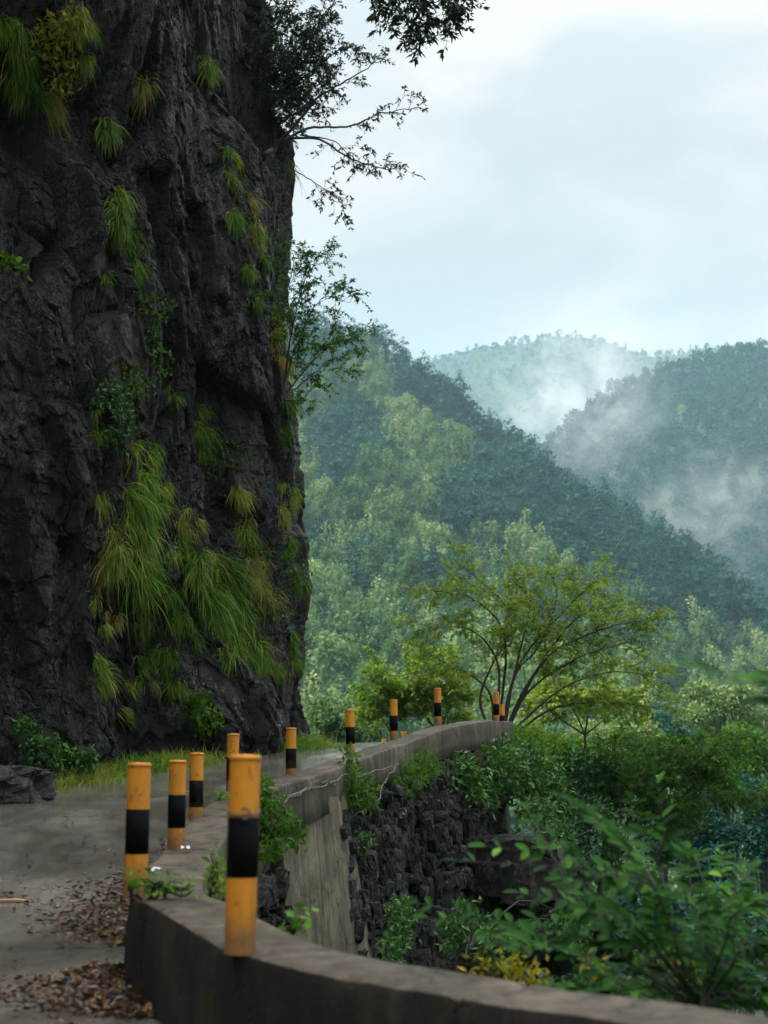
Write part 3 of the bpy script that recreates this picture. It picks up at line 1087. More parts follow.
def boulder(name, c, rad, seed, material, label, cat='boulder', rot=0.0, flat=1.0):
    nu, nv = 64, 40
    th = np.linspace(0, 2 * np.pi, nu, endpoint=False)[:, None]
    ph = np.linspace(-np.pi / 2, np.pi / 2, nv)[None, :]
    d = np.stack([np.cos(th) * np.cos(ph), np.sin(th) * np.cos(ph), np.sin(ph) * np.ones_like(th)], -1)
    m_ = np.abs(d) ** 5
    d = d / (m_.sum(-1, keepdims=True) ** (1 / 5))
    hb, cr_ = blocks(d[..., 0] * 1.4 + d[..., 1] * 1.1 + seed, d[..., 2] * 1.5 + seed, seed)
    k = 1 + 0.22 * hb + 0.10 * fbm(d[..., 0] * 2, d[..., 1] * 2, d[..., 2] * 2, s=seed, o=5)
    v = d * k[..., None] * np.asarray(rad)
    cz, sz = math.cos(rot), math.sin(rot)
    v = np.stack([v[..., 0] * cz - v[..., 1] * sz, v[..., 0] * sz + v[..., 1] * cz, v[..., 2]], -1)
    mb = MB()
    mb.add(v, grid_faces(nu, nv, True))
    return tag(mb.build(name, material, loc=c), label, cat)


pb = P(508, 900, 21.5)
boulder('rock_outcrop', pb, (0.58, 1.3, 0.88), 23, M['rock'], 'blocky dark rock outcrop at the right end of the dry stone wall', 'rock', 0.5)
pb = P(10, 792, 16.2)
boulder('boulder', (pb[0] - 0.55, pb[1] + 0.1, road_z(16.2) + 0.05), (0.95, 0.6, 0.36), 44, M['slab'], 'pale grey boulder at the road edge by the cliff foot', 'boulder', 0.35)

# ------------------------------------------------------------------ plants: builders
def grass_tuft(px, py, length, width, tone, label):
    """ragged blades hanging from several footholds on the rock; sizes in picture pixels of the survey, turned into metres at the rock"""
    nroot = max(2, int(length * (width + 20) / 420))
    mb = MB()
    p00 = None
    for r_i in range(nroot):
        f = 0 if r_i == 0 else rng.uniform(0, 0.35 if nroot <= 3 else 0.75)
        qx = px + (0 if r_i == 0 else rng.uniform(-0.36, 0.36) * width) + f * length * 0.2
        qy = py + f * length
        p0, nr = on_cliff(qx, qy)
        d = np.dot(p0 - CAM, [0, cp, sp])
        if p00 is None:
            p00 = p0
        elif np.linalg.norm(p0 - p00) > 0.8 * length * d / F:
            continue
        k_ = d / F
        ln = max(20, length * (rng.uniform(0.7, 0.9) if nroot <= 3 else rng.uniform(0.24, 0.46))) * k_
        wd = max(5, width * (0.5 if nroot <= 3 else 0.26)) * k_
        n = int(50 + 380 * ln * (0.4 + wd) / 0.6)
        out_ = unit(np.array([nr[0], nr[1], 0.0]) + np.array([0.25, -0.45, 0]))
        side = np.array([-out_[1], out_[0], 0])
        a = np.clip(rng.normal(0, 0.5, n), -1.2, 1.2)
        base = p0 + side * (a * wd * 0.4)[:, None] + np.array([0, 0, 1]) * (rng.normal(0, 0.10, n) * ln)[:, None] - out_ * 0.04 + rng.normal(size=(n, 3)) * 0.015
        L_ = ln * rng.uniform(0.25, 1.0, n) * (1 + 0.6 * (rng.random(n) < 0.07))
        sweep = rng.normal(0.14, 0.26)
        dir0 = unit(out_ * rng.uniform(0.15, 0.85, n)[:, None] + side * (a * 0.2 + sweep + rng.normal(0, 0.34, n))[:, None] + np.array([0, 0, 1]) * rng.uniform(-1.0, 0.5, n)[:, None])
        K = 6
        g = np.zeros((n, K, 3))
        g[:, 0] = base
        dr = dir0.copy()
        for k in range(1, K):
            dr = unit(dr + np.array([0, 0, -1.0]) * (0.26 + 0.08 * k) + side * (sweep * 0.3 + rng.normal(0, 0.10, n))[:, None] + rng.normal(size=(n, 3)) * 0.05)
            g[:, k] = g[:, k - 1] + dr * (L_ / (K - 1))[:, None]
        w = np.array([0.8, 1.0, 0.9, 0.7, 0.45, 0.08]) * 0.0058
        sv_ = unit(np.cross(g[:, 1] - g[:, 0], np.array([0.3, -0.6, 0.75])) + rng.normal(size=(n, 3)) * 0.35)
        lft_ = g + sv_[:, None, :] * w[None, :, None]
        rgt_ = g - sv_[:, None, :] * w[None, :, None]
        v = np.stack([lft_, rgt_], 2).reshape(-1, 3)
        k = np.arange(n)[:, None, None] * (K * 2) + np.arange(K - 1)[None, :, None] * 2 + np.array([0, 1, 3, 2])[None, None, :]
        t = np.clip(tone - 0.06 + rng.normal(0, 0.10) + rng.normal(0, 0.22, n) + (rng.random(n) < 0.08) * 0.4, 0, 1)
        mb.add(v, k.reshape(-1, 4), np.repeat(t, K * 2))
    o = rel(mb, p00).build('grass_tuft', M['grass'], loc=p00)
    return tag(o, label, 'grass tuft', 'grass tufts hanging on the cliff')


def leaf_mass(mb, centers, radii, n_cl, per, size, tone, spread=0.18, shell=0.6, droop=0.15, aspect=0.45, up=0.3):
    """leaves in small clusters through ellipsoids"""
    centers, radii = np.asarray(centers, float), np.asarray(radii, float)
    vol = radii.prod(1) ** 0.67
    k = rng.choice(len(centers), n_cl, p=vol / vol.sum())
    d = rand_dirs(n_cl, 0.25)
    rr = (shell + (1 - shell) * rng.random(n_cl)) ** 0.8
    rr = np.where(rng.random(n_cl) < 0.35, rng.random(n_cl) ** 0.5, rr)
    c = centers[k] + d * radii[k] * rr[:, None] + rng.normal(size=(n_cl, 3)) * radii[k] * 0.08
    tc_ = np.clip(tone + rng.normal(0, spread, n_cl), 0, 1)
    b = np.repeat(c, per, 0) + rng.normal(size=(n_cl * per, 3)) * size * 0.55
    dd = unit(np.repeat(d, per, 0) * 0.6 + rand_dirs(n_cl * per) * 0.9)
    nn = rand_dirs(n_cl * per, 1.2)
    s = size * rng.uniform(0.6, 1.25, n_cl * per)
    leaves(mb, b, dd, nn, s, s * aspect, np.clip(np.repeat(tc_, per) + rng.normal(0, 0.08, n_cl * per), 0, 1), 0.12, droop)
    return c


def shrub(name, label, cat, base, blobs, n_cl, per, size, mat_, tone=0.5, group=None, stem=0.012, aspect=0.45, n_stem=5):
    """blobs: (px, py, depth, rx px, ry px)"""
    cs, rs_ = [], []
    for (px, py, d, rx, ry) in blobs:
        cs.append(P(px, py, d))
        k = d / F
        rs_.append((rx * k, 0.5 * (rx + ry) * k, ry * k))
    base = np.asarray(base, float)
    root = empty(name, base)
    tag(root, label, cat, group)
    mb = MB()
    c = leaf_mass(mb, cs, rs_, n_cl, per, size, tone, aspect=aspect)
    rel(mb, base).build('foliage', mat_, root)
    mb = MB()
    for i in range(len(cs)):
        for j in range(n_stem):
            e = cs[i] + rand_dirs(1, 0.3)[0] * np.asarray(rs_[i]) * rng.uniform(0.4, 0.9)
            m_ = base * 0.5 + e * 0.5 + rng.normal(size=3) * np.linalg.norm(e - base) * 0.08 + np.array([0, 0, 0.06]) * np.linalg.norm(e - base)
            q = smooth_path([base + rng.normal(size=3) * 0.03, m_, e], 7)
            tube(mb, q, np.linspace(stem, stem * 0.25, 7), 5)
    rel(mb, base).build('stem', M['bark'], root)
    return root


def branch_tree(name, label, cat, base, limbs, leaf_mat, tone, leaf, twig_len, twigs_per_m, leaves_per_twig, t0=0.35, flat=0.5, aspect=0.42, group=None, sub=1, droop=0.15, up=0.15, trunk=None, spread=0.16):
    """limbs: (points, r0, r1). Twigs leave each limb on alternating sides, leaves sit along the twigs."""
    base = np.asarray(base, float)
    wood, lf = MB(), MB()
    if trunk is not None:
        tube(wood, smooth_path(trunk[0], 14), np.linspace(trunk[1], trunk[2], 14), 9)
    todo = []
    for pts, r0, r1 in limbs:
        q = smooth_path(pts, 26)
        q = q + rng.normal(size=q.shape) * np.linspace(0, 0.012, 26)[:, None] * 1.2
        tube(wood, q, np.linspace(r0, r1, 26), 6)
        todo.append((q, r1, t0, twig_len, 0))
    while todo:
        q, r1, ts, tl, lev = todo.pop()
        ln = np.linalg.norm(np.diff(q, axis=0), axis=1).sum()
        nt_ = max(2, int(ln * (1 - ts) * twigs_per_m * (1 if lev == 0 else 1.3)))
        for j in range(nt_):
            u = ts + (1 - ts) * (j + rng.random()) / nt_
            f = u * (len(q) - 1)
            i = min(int(f), len(q) - 2)
            p = q[i] + (q[i + 1] - q[i]) * (f - i)
            tn = unit(q[i + 1] - q[i])
            sd = unit(np.cross(tn, rand_dirs(1)[0]))
            sd[2] *= flat
            dr = unit(tn * rng.uniform(0.35, 1.0) + sd * rng.uniform(0.5, 1.1) + np.array([0, 0, up]))
            l_ = tl * rng.uniform(0.5, 1.25) * (1.1 - 0.45 * u)
            e = p + dr * l_
            e[2] -= droop * l_
            mid = p + dr * l_ * 0.5 + np.array([0, 0, 0.06 * l_]) + rng.normal(size=3) * 0.04 * l_
            tw = smooth_path([p, mid, e], 7)
            tube(wood, tw, np.linspace(max(r1 * 0.7, 0.004), 0.0022, 7), 4, cap=False)
            if lev < sub:
                todo.append((tw, max(r1 * 0.5, 0.003), 0.2, tl * 0.55, lev + 1))
            n = int(leaves_per_twig * rng.uniform(0.7, 1.3) * (1 if lev == sub else 0.5))
            if n > 0:
                uu = rng.uniform(0.15, 1.0, n)
                idx = uu * 6
                ii = np.minimum(idx.astype(int), 5)
                b = tw[ii] + (tw[ii + 1] - tw[ii]) * (idx - ii)[:, None]
                dd = unit(unit(e - p) * 0.5 + rand_dirs(n) * np.array([1, 1, 0.6]) + np.array([0, 0, -0.15]))
                s = leaf * rng.uniform(0.6, 1.2, n)
                leaves(lf, b, dd, rand_dirs(n, 1.8), s, s * aspect, np.clip(tone + rng.normal(0, spread) + rng.normal(0, 0.1, n), 0, 1), 0.1, 0.12)
    root = empty(name, base)
    tag(root, label, cat, group)
    rel(wood, base).build('trunk', M['bark'], root, True)
    rel(lf, base).build('crown', leaf_mat, root)
    return root


# ------------------------------------------------------------------ grass tufts on the cliff
TUFTS = [
    (8, 22, 100, 34, 0.42, 'long bright green grass tuft hanging in the top left corner of the cliff'),
    (78, 8, 70, 26, 0.62, 'yellowish grass tuft beside the yellow leaved plant high on the cliff'),
    (46, 92, 46, 12, 0.72, 'thin straw coloured grass tuft hanging over the dark hollow'),
    (104, 122, 38, 15, 0.45, 'small green grass tuft just right of the dark hollow'),
    (143, 82, 38, 12, 0.85, 'small rusty dry grass tuft high on the cliff'),
    (117, 195, 95, 18, 0.36, 'long narrow green grass tuft hanging alone on the upper cliff'),
    (203, 62, 36, 16, 0.45, 'highest green grass tuft beside the pale water streak'),
    (228, 150, 56, 18, 0.50, 'green grass tuft below the pale water streak, upper right of the cliff'),
    (234, 214, 34, 16, 0.40, 'short green grass tuft beside a yellow one near the cliff edge'),
    (249, 200, 60, 16, 0.72, 'yellow grass tuft near the upper right cliff edge'),
    (247, 266, 50, 18, 0.45, 'green grass tuft hanging just above the yellow brush at the cliff edge'),
    (284, 164, 36, 18, 0.30, 'dark green grass tuft on the outermost knob of the cliff edge'),
    (276, 322, 60, 30, 0.86, 'broad straw coloured grass tuft at the cliff edge under the thin leaved bush'),
    (104, 276, 26, 12, 0.70, 'tiny yellowish grass tuft below the long narrow tuft'),
    (166, 386, 40, 28, 0.38, 'left one of two round green tufts in the middle of the cliff'),
    (200, 408, 55, 36, 0.30, 'right one of two round green tufts in the middle of the cliff'),
    (94, 412, 44, 26, 0.40, 'green tuft at the upper left end of the long diagonal grass band'),
    (138, 442, 80, 34, 0.40, 'upper green tuft of the long diagonal grass band'),
    (166, 486, 50, 26, 0.62, 'yellow green tuft in the middle of the diagonal grass band'),
    (286, 398, 58, 24, 0.28, 'dark green tuft low on the cliff edge beside the far forest'),
    (284, 484, 48, 26, 0.62, 'yellow green tuft on the cliff edge above the leafy creeper'),
    (238, 488, 34, 14, 0.75, 'small straw tuft left of the cliff edge in the lower half'),
    (100, 496, 95, 28, 0.66, 'yellowish long tuft left of the big green hanging tuft'),
    (128, 494, 120, 44, 0.36, 'big green hanging tuft on the left of the lower cliff'),
    (182, 534, 56, 50, 0.42, 'bushy green tuft above the widest sweep of grass'),
    (212, 562, 120, 50, 0.36, 'widest sweep of green grass falling across the lower cliff'),
    (236, 606, 90, 52, 0.32, 'lower end of the widest sweep of grass, above the road'),
    (188, 510, 44, 26, 0.74, 'straw coloured tuft between the diagonal band and the widest sweep'),
    (252, 560, 70, 34, 0.86, 'dry brown grass tuft right of the widest sweep of grass'),
    (116, 618, 50, 16, 0.88, 'small brown tuft under the big green hanging tuft'),
    (164, 650, 62, 32, 0.36, 'green tuft low on the cliff between grey rocks'),
    (95, 658, 64, 18, 0.48, 'narrow green tuft low beside the standing rock slab'),
    (126, 688, 48, 40, 0.50, 'lowest round tuft just above the grass verge'),
    (292, 634, 58, 20, 0.34, 'lowest green tuft on the cliff edge above the road'),
    (268, 592, 30, 18, 0.92, 'rust brown tuft near the lower cliff edge'),
    (98, 586, 52, 14, 0.75, 'thin dull yellow tuft beside the crack of the slab'),
    (247, 524, 36, 18, 0.50, 'small green tuft above the dry brown one'),
    (140, 616, 40, 18, 0.60, 'small tuft in the rubble left of the widest sweep'),
    (222, 640, 50, 18, 0.55, 'tuft hanging under the left side of the widest sweep'),
    (152, 470, 80, 26, 0.36, 'bright tuft on the diagonal band just above the yellow green one'),
    (176, 590, 70, 30, 0.34, 'green tuft between the big hanging tuft and the widest sweep'),
    (262, 640, 50, 30, 0.38, 'green tuft at the lowest right end of the widest sweep'),
    (291, 540, 60, 20, 0.34, 'green tuft on the cliff edge below the yellow green edge tuft'),
    (257, 232, 50, 16, 0.38, 'green tuft right of the yellow one near the upper right cliff edge'),
    (140, 655, 50, 26, 0.40, 'green tuft left of the low one between grey rocks'),
    (28, 60, 60, 18, 0.38, 'second green tuft beside the long tuft of the top left corner'),
]
for (px, py, l_, w_, tn, lab) in TUFTS:
    grass_tuft(px, py, l_, w_, tn, lab)

# leafy plants on the cliff
def cliff_plant(label, spots, n_cl, size, mat_, tone, cat='plant', name='cliff_plant', per=5):
    pts = []
    for (px, py, rx, ry) in spots:
        p, nr = on_cliff(px, py)
        p = p + nr * 0.06
        pts.append((px, py, float(np.dot(p - CAM, [0, cp, sp])) - 0.05, rx, ry))
    b, nr = on_cliff(spots[0][0], spots[0][1] + spots[0][3] * 0.6)
    return shrub(name, label, cat, b, pts, n_cl, per, size, mat_, tone, stem=0.006, n_stem=4)


cliff_plant('yellow leaved plant between grass tufts high on the cliff', [(62, 70, 14, 26), (50, 40, 12, 22), (70, 25, 14, 18)], 150, 0.10, M['leaf_yellow'], 0.4)
cliff_plant('green fern at the left picture edge halfway up the cliff', [(6, 268, 12, 10)], 30, 0.13, M['leaf_tree'], 0.5, 'fern', 'fern')
cliff_plant('slender climbing plant with tiny leaves below the long narrow tuft', [(150, 360, 22, 30), (155, 310, 18, 20), (128, 385, 20, 20)], 170, 0.07, M['leaf_tree'], 0.3)
cliff_plant('dark creeper above the diagonal grass band', [(110, 398, 16, 16), (122, 430, 16, 20)], 120, 0.08, M['leaf_dark'], 0.7)
cliff_plant('leafy creeper on the lower cliff edge beside the dry grass', [(292, 575, 18, 22), (275, 605, 16, 16), (262, 560, 14, 14)], 150, 0.08, M['leaf_dark'], 0.6)
cliff_plant('fresh green bush at the cliff foot behind the verge', [(206, 718, 16, 18), (198, 705, 10, 14)], 130, 0.09, M['leaf_tree'], 0.25, 'bush', 'bush')
cliff_plant('dark green weeds at the foot of the slab beside the boulder', [(45, 752, 26, 16), (78, 760, 22, 12), (25, 735, 18, 16)], 230, 0.08, M['leaf_dark'], 0.7, 'weeds', 'weeds')
cliff_plant('small leafy plant in the rubble of the lower cliff', [(150, 560, 14, 16)], 50, 0.08, M['leaf_dark'], 0.6)
cliff_plant('thin weeds on the right side of the lower cliff', [(232, 455, 18, 18), (205, 470, 14, 18)], 60, 0.06, M['leaf_tree'], 0.2)

# grass verge along the cliff foot
mb = MB()
n = 6500
k = rng.integers(0, len(cliff_c), n * 3)
k = k[(cliff_c[k, 1] > 17.3) & (cliff_c[k, 1] < 23.1) & (cliff_c[k, 0] > -5.2)][:n]
n = len(k)
off = np.abs(rng.normal(0.2, 0.2, n)) + 0.03
dens = vnoise(us[k] * 1.3, off * 1.0, s=7)
sel = dens > -0.35
k, off = k[sel], off[sel]
n = len(k)
bx, by = cliff_c[k, 0] + nrm[k, 0] * (off + 0.25), cliff_c[k, 1] + nrm[k, 1] * (off + 0.25)
base = np.stack([bx, by, road_z(by) - 0.01], 1)
ln = rng.uniform(0.10, 0.34, n) * np.clip(1.25 - off * 0.7, 0.35, 1)
d0 = unit(np.stack([rng.normal(0, .45, n), rng.normal(0, .45, n), np.ones(n)], 1))
d1 = unit(d0 + np.stack([rng.normal(0, .5, n) + .2, rng.normal(0, .5, n) - .2, -0.5 * np.ones(n)], 1))
s_ = unit(np.cross(d0, rand_dirs(n))) * 0.006
p1 = base + d0 * ln[:, None] * 0.6
p2 = p1 + d1 * ln[:, None] * 0.5
v = np.stack([base - s_, base + s_, p1 + s_ * 0.8, p1 - s_ * 0.8, p2], 1).reshape(-1, 3)
q = np.arange(n)[:, None] * 5
tn = np.clip(0.54 + 0.25 * vnoise(us[k] * 0.9, off, s=19) + rng.normal(0, 0.12, n), 0, 1)
mb.add(v, q + np.array([[0, 1, 2, 3]]), np.repeat(tn, 5))
mb.f.append(q + np.array([[3, 2, 4]]))
mb.mi.append(np.zeros(n, int))
tag(mb.build('verge_grass', M['grass']), kind='stuff')

# ------------------------------------------------------------------ trees on the cliff top
ct = np.array([-2.4, 25.2, 12.2])
D1 = 24.5
limbs = [
    ([P(270, 150, D1), P(293, 128, D1 - .2), P(318, 98, D1 - .5), P(350, 78, D1 - 1), P(385, 58, D1 - 1.2)], 0.035, 0.006),
    ([P(285, 140, D1), P(310, 128, D1), P(350, 126, D1 + .3), P(385, 112, D1 + .2), P(420, 108, D1)], 0.028, 0.005),
    ([P(290, 138, D1), P(320, 140, D1 - .5), P(350, 158, D1 - .7), P(380, 168, D1 - .8), P(402, 168, D1 - 1)], 0.024, 0.004),
    ([P(300, 135, D1), P(335, 142, D1 - 1), P(360, 170, D1 - 1.2)], 0.014, 0.004),
    ([P(275, 160, D1), P(298, 172, D1 - 1), P(325, 190, D1 - 1), P(345, 205, D1 - 1)], 0.014, 0.003),
]
branch_tree('cliff_tree', 'sparse tree leaning out from the cliff edge with thin bare branches against the sky', 'tree', ct, limbs, M['leaf_sil'], 0.45, 0.08, 0.5, 7.5, 11, t0=0.45, flat=0.45, sub=1,
            trunk=([ct + np.array([0, 0, -0.6]), P(262, 160, D1), P(275, 148, D1)], 0.07, 0.04))
ct2 = np.array([-2.9, 26.5, 13.0])
limbs = []
for (px, py) in [(275, 20), (300, 40), (322, 25), (318, 70), (290, 90), (345, 45), (300, -30), (265, -20), (335, 0), (310, 110), (275, 105)]:
    e = P(px, py, 25.8 + rng.normal() * 0.7)
    limbs.append(([ct2 + np.array([0.2, 0, 1.2]), ct2 * 0.5 + e * 0.5 + np.array([0, 0, 0.3]), e], 0.04, 0.008))
branch_tree('cliff_tree', 'dense small leaved tree growing above the cliff edge at the top of the picture', 'tree', ct2, limbs, M['leaf_sil'], 0.4, 0.075, 0.75, 11, 16, t0=0.35, flat=0.8, sub=1,
            trunk=([ct2 + np.array([0, 0, -0.8]), ct2 + np.array([0.2, 0, 1.3])], 0.10, 0.06))
ct3 = np.array([-1.5, 21.5, 17.0])
limbs = []
for (a, b) in [((400, -30), (392, 18)), ((425, -35), (415, 45)), ((440, -30), (440, 38)), ((455, -30), (462, 12)), ((410, -30), (405, 30)), ((385, -40), (378, 8))]:
    limbs.append(([P(*a, 20), P((a[0] + b[0]) / 2 + 4, (a[1] + b[1]) / 2, 20.1), P(*b, 20.2)], 0.012, 0.003))
limbs += [([ct3 + np.array([0, 0, 1.0]), P(340, -90, 20.5), P(400, -50, 20), P(455, -35, 20)], 0.05, 0.012)]
branch_tree('cliff_tree', 'leafy branch tips drooping into the sky at the top edge, from a tree above', 'tree', ct3, limbs[:-1], M['leaf_sil'], 0.35, 0.115, 0.40, 11, 10, t0=0.05, flat=0.7, sub=1, droop=0.35, aspect=0.38,
            trunk=([ct3 + np.array([0, 0.4, -1.5]), ct3 + np.array([0, 0, 1.0]), P(340, -90, 20.5), P(400, -50, 20), P(455, -32, 20)], 0.10, 0.014))
# bush hanging at the cliff edge, middle height
ct4, _ = on_cliff(283, 398)
limbs = []
for pts in [[(282, 395), (295, 350), (320, 300), (350, 302)], [(282, 395), (292, 330), (305, 280), (318, 262)], [(283, 398), (305, 370), (330, 345), (352, 338)], [(283, 396), (290, 340), (288, 290), (296, 258)],
            [(283, 398), (300, 385), (315, 372), (330, 370)], [(285, 400), (300, 400), (312, 390)]]:
    dd = 22.5 + rng.normal() * 0.4
    limbs.append(([P(*q, dd + 0.1 * i) for i, q in enumerate(pts)], 0.016, 0.004))
branch_tree('thin_bush', 'thin leaved bush growing out of the cliff edge in front of the forested ridge', 'bush', ct4, limbs, M['leaf_tree'], 0.22, 0.07, 0.6, 11, 15, t0=0.2, flat=0.7, sub=1)

# ------------------------------------------------------------------ green tree at the end of the wall
D2 = 33.0
gb = P(503, 735, D2)
gb[2] = H(gb[0:1], gb[1:2])[0] - 0.1
top_ = P(503, 735, D2)
LT = [[(492, 735), (480, 700), (492, 665), (512, 628), (500, 598), (455, 560)], [(500, 735), (515, 675), (540, 645), (556, 600), (552, 575)], [(505, 735), (530, 690), (585, 655), (640, 640)],
      [(508, 738), (555, 708), (605, 703), (662, 708)], [(495, 735), (498, 665), (470, 630), (425, 628)], [(508, 735), (560, 690), (610, 672), (655, 676)], [(503, 735), (530, 680), (575, 620), (618, 604)],
      [(500, 735), (520, 650), (530, 600), (510, 580)], [(498, 735), (505, 640), (475, 600), (432, 590)], [(505, 735), (545, 660), (600, 630), (645, 620)], [(503, 735), (522, 660), (585, 590), (595, 582)], [(494, 735), (488, 690), (450, 665), (428, 655)]]
limbs = []
for pts in LT:
    dd = rng.uniform(-1.4, 1.4)
    limbs.append(([P(*q, D2 + dd * i / (len(pts) - 1)) for i, q in enumerate(pts)], 0.036, 0.007))
branch_tree('green_tree', 'bright green spreading tree with dark stems behind the end of the parapet wall', 'tree', gb, limbs, M['leaf_tree'], 0.74, 0.12, 0.95, 8.2, 10, t0=0.3, flat=0.4, sub=1, aspect=0.42, spread=0.2,
            trunk=([gb, (gb + top_) / 2, top_], 0.16, 0.09))
for (px, pts, lab, tone) in [
    (440, [(440, 690), (425, 665), (455, 668), (410, 690), (465, 690)], 'yellow green sapling behind the wall, left of the green tree', 0.72),
    (392, [(392, 700), (375, 682), (405, 680), (368, 705), (385, 670)], 'smaller yellowish sapling behind the wall above the far bollards', 0.66),
    (585, [(560, 690), (600, 695), (625, 700), (540, 700)], 'yellow leaved sapling seen under the branches of the green tree', 0.85)]:
    dd = 42
    b = P(px, 760, dd)
    b[2] = H(b[0:1], b[1:2])[0] - 0.1
    fork = P(px, 735, dd)
    limbs = [([fork, (fork + P(x, y, dd)) / 2 + rng.normal(size=3) * 0.15, P(x, y, dd + rng.normal() * 0.5)], 0.03, 0.006) for x, y in pts]
    branch_tree('sapling', lab, 'tree', b, limbs, M['leaf_tree'], tone, 0.16, 1.0, 10, 12, t0=0.2, flat=0.7, sub=1, trunk=([b, (b + fork) / 2, fork], 0.09, 0.04))

# ------------------------------------------------------------------ shrubs on and below the parapet
def ground_at(x, y):
    return float(H(np.array([x]), np.array([y]))[0])


def gpt(px, py, d, dz=0.0):
    p = P(px, py, d)
    p[2] = min(p[2], ground_at(p[0], p[1])) + dz
    return p


shrub('ivy_bush', 'dense bush tumbling over the stone wall under the wall end', 'bush', P(500, 800, 23.5), [(490, 770, 23.2, 32, 24), (525, 775, 24, 36, 28), (475, 795, 22.8, 22, 20), (545, 800, 23.5, 26, 26), (515, 755, 25, 30, 16)], 1000, 6, 0.12, M['leaf_dark'], 0.85)
shrub('ivy_bush', 'bright grassy shrub at the end of the wall below the two bollards', 'bush', P(530, 760, 26.5), [(525, 745, 26.5, 22, 18), (545, 750, 27, 22, 18), (510, 738, 27.5, 12, 10)], 330, 6, 0.10, M['leaf_tree'], 0.55)
shrub('ivy_bush', 'dark bush behind the rock outcrop at the right end of the stone wall', 'bush', P(585, 830, 26), [(585, 790, 26.5, 36, 34), (615, 775, 28, 32, 22), (570, 770, 27, 30, 22), (600, 840, 25, 30, 36), (560, 850, 23, 16, 30)], 1000, 6, 0.12, M['leaf_dark'], 0.45)
shrub('creeper', 'trailing creeper with pale leaves hanging beside the rock outcrop', 'creeper', P(545, 800, 21.5), [(548, 820, 21.2, 9, 20), (552, 845, 20.8, 8, 18), (535, 808, 21.5, 10, 10)], 150, 5, 0.09, M['leaf_dark'], 0.9)
shrub('creeper', 'bright creeper spilling over the top of the stone wall left of the dense bush', 'creeper', P(458, 775, 21.6), [(455, 768, 21.5, 22, 12), (440, 778, 21.2, 16, 12), (470, 785, 21.6, 14, 18), (425, 785, 20.8, 12, 10)], 330, 6, 0.10, M['leaf_dark'], 0.85)
shrub('wall_plant', 'grassy plant under the parapet beside the dangling dry vine', 'plant', P(405, 795, 19.6), [(405, 778, 19.4, 20, 16), (425, 765, 20, 16, 14), (392, 790, 19, 12, 12)], 240, 6, 0.10, M['leaf_tree'], 0.35, aspect=0.18)
shrub('wall_plant', 'thin leafy plant in front of the parapet just right of the buttress', 'plant', P(355, 805, 17), [(352, 785, 16.8, 10, 26), (366, 795, 17, 12, 16), (350, 760, 16.9, 6, 14)], 130, 5, 0.07, M['leaf_tree'], 0.3)
shrub('wall_plant', 'small green plant rooted in the stone wall', 'plant', P(362, 850, 16.8), [(362, 842, 16.6, 9, 9)], 40, 5, 0.06, M['leaf_dark'], 0.8)
shrub('wall_plant', 'leafy plant growing below the parapet behind the ringed front bollard', 'plant', P(265, 840, 12.2), [(275, 820, 12.2, 16, 20), (290, 835, 12.3, 12, 10), (262, 800, 12.0, 8, 24), (270, 848, 12, 14, 10)], 260, 5, 0.06, M['leaf_tree'], 0.32)
shrub('wall_plant', 'pale grey leaved plant left of the ringed front bollard', 'plant', P(215, 910, 7.6), [(216, 880, 7.6, 10, 22), (224, 900, 7.5, 8, 12), (214, 858, 7.7, 7, 10)], 70, 4, 0.035, M['leaf_tree'], 0.75)
shrub('wall_plant', 'seedling with two bright leaves between the ringed bollard and the buttress', 'plant', P(285, 945, 6.4), [(278, 932, 6.3, 8, 6), (298, 920, 6.3, 9, 5)], 6, 4, 0.06, M['leaf_fore'], 0.95, aspect=0.5)
shrub('wall_plant', 'ferny green sprig at the foot of the bollard on the wall bend', 'plant', P(160, 892, 6.75), [(165, 884, 6.7, 18, 6), (190, 888, 6.7, 9, 6), (145, 882, 6.75, 9, 7)], 40, 5, 0.04, M['leaf_fore'], 0.9, aspect=0.25)
shrub('wall_plant', 'single broad leaved sprig left of the bollard on the wall bend', 'plant', P(133, 895, 6.75), [(131, 886, 6.72, 5, 6)], 2, 3, 0.08, M['leaf_fore'], 0.95, aspect=0.5)
shrub('wall_plant', 'sprig on the wall edge left of the half hidden bollard', 'plant', P(226, 806, 12.8), [(222, 800, 12.8, 8, 5)], 16, 5, 0.06, M['leaf_tree'], 0.6)
shrub('wall_plant', 'low green plant at the bottom of the stone wall behind the near parapet', 'plant', P(400, 960, 15), [(400, 925, 15, 14, 26), (392, 950, 14.5, 12, 16)], 130, 6, 0.07, M['leaf_dark'], 0.8)
shrub('wall_plant', 'green weeds at the foot of the rock outcrop', 'plant', P(470, 950, 15), [(465, 930, 15.5, 24, 26), (500, 945, 15, 26, 18), (575, 930, 16, 20, 24)], 330, 6, 0.08, M['leaf_dark'], 0.7)
shrub('yellow_plant', 'yellow leaved plant above the near parapet, left one of two', 'plant', P(510, 1010, 6.4), [(500, 968, 6.3, 22, 12), (525, 975, 6.4, 22, 8), (482, 975, 6.3, 10, 7)], 50, 4, 0.05, M['leaf_yellow'], 0.55, aspect=0.4)
shrub('yellow_plant', 'yellow leaved plant among the glossy leaves, right one of two', 'plant', P(660, 1000, 6.6), [(655, 962, 6.6, 18, 10), (590, 968, 6.4, 12, 8), (680, 970, 6.6, 18, 8)], 45, 4, 0.05, M['leaf_yellow'], 0.5, aspect=0.4)

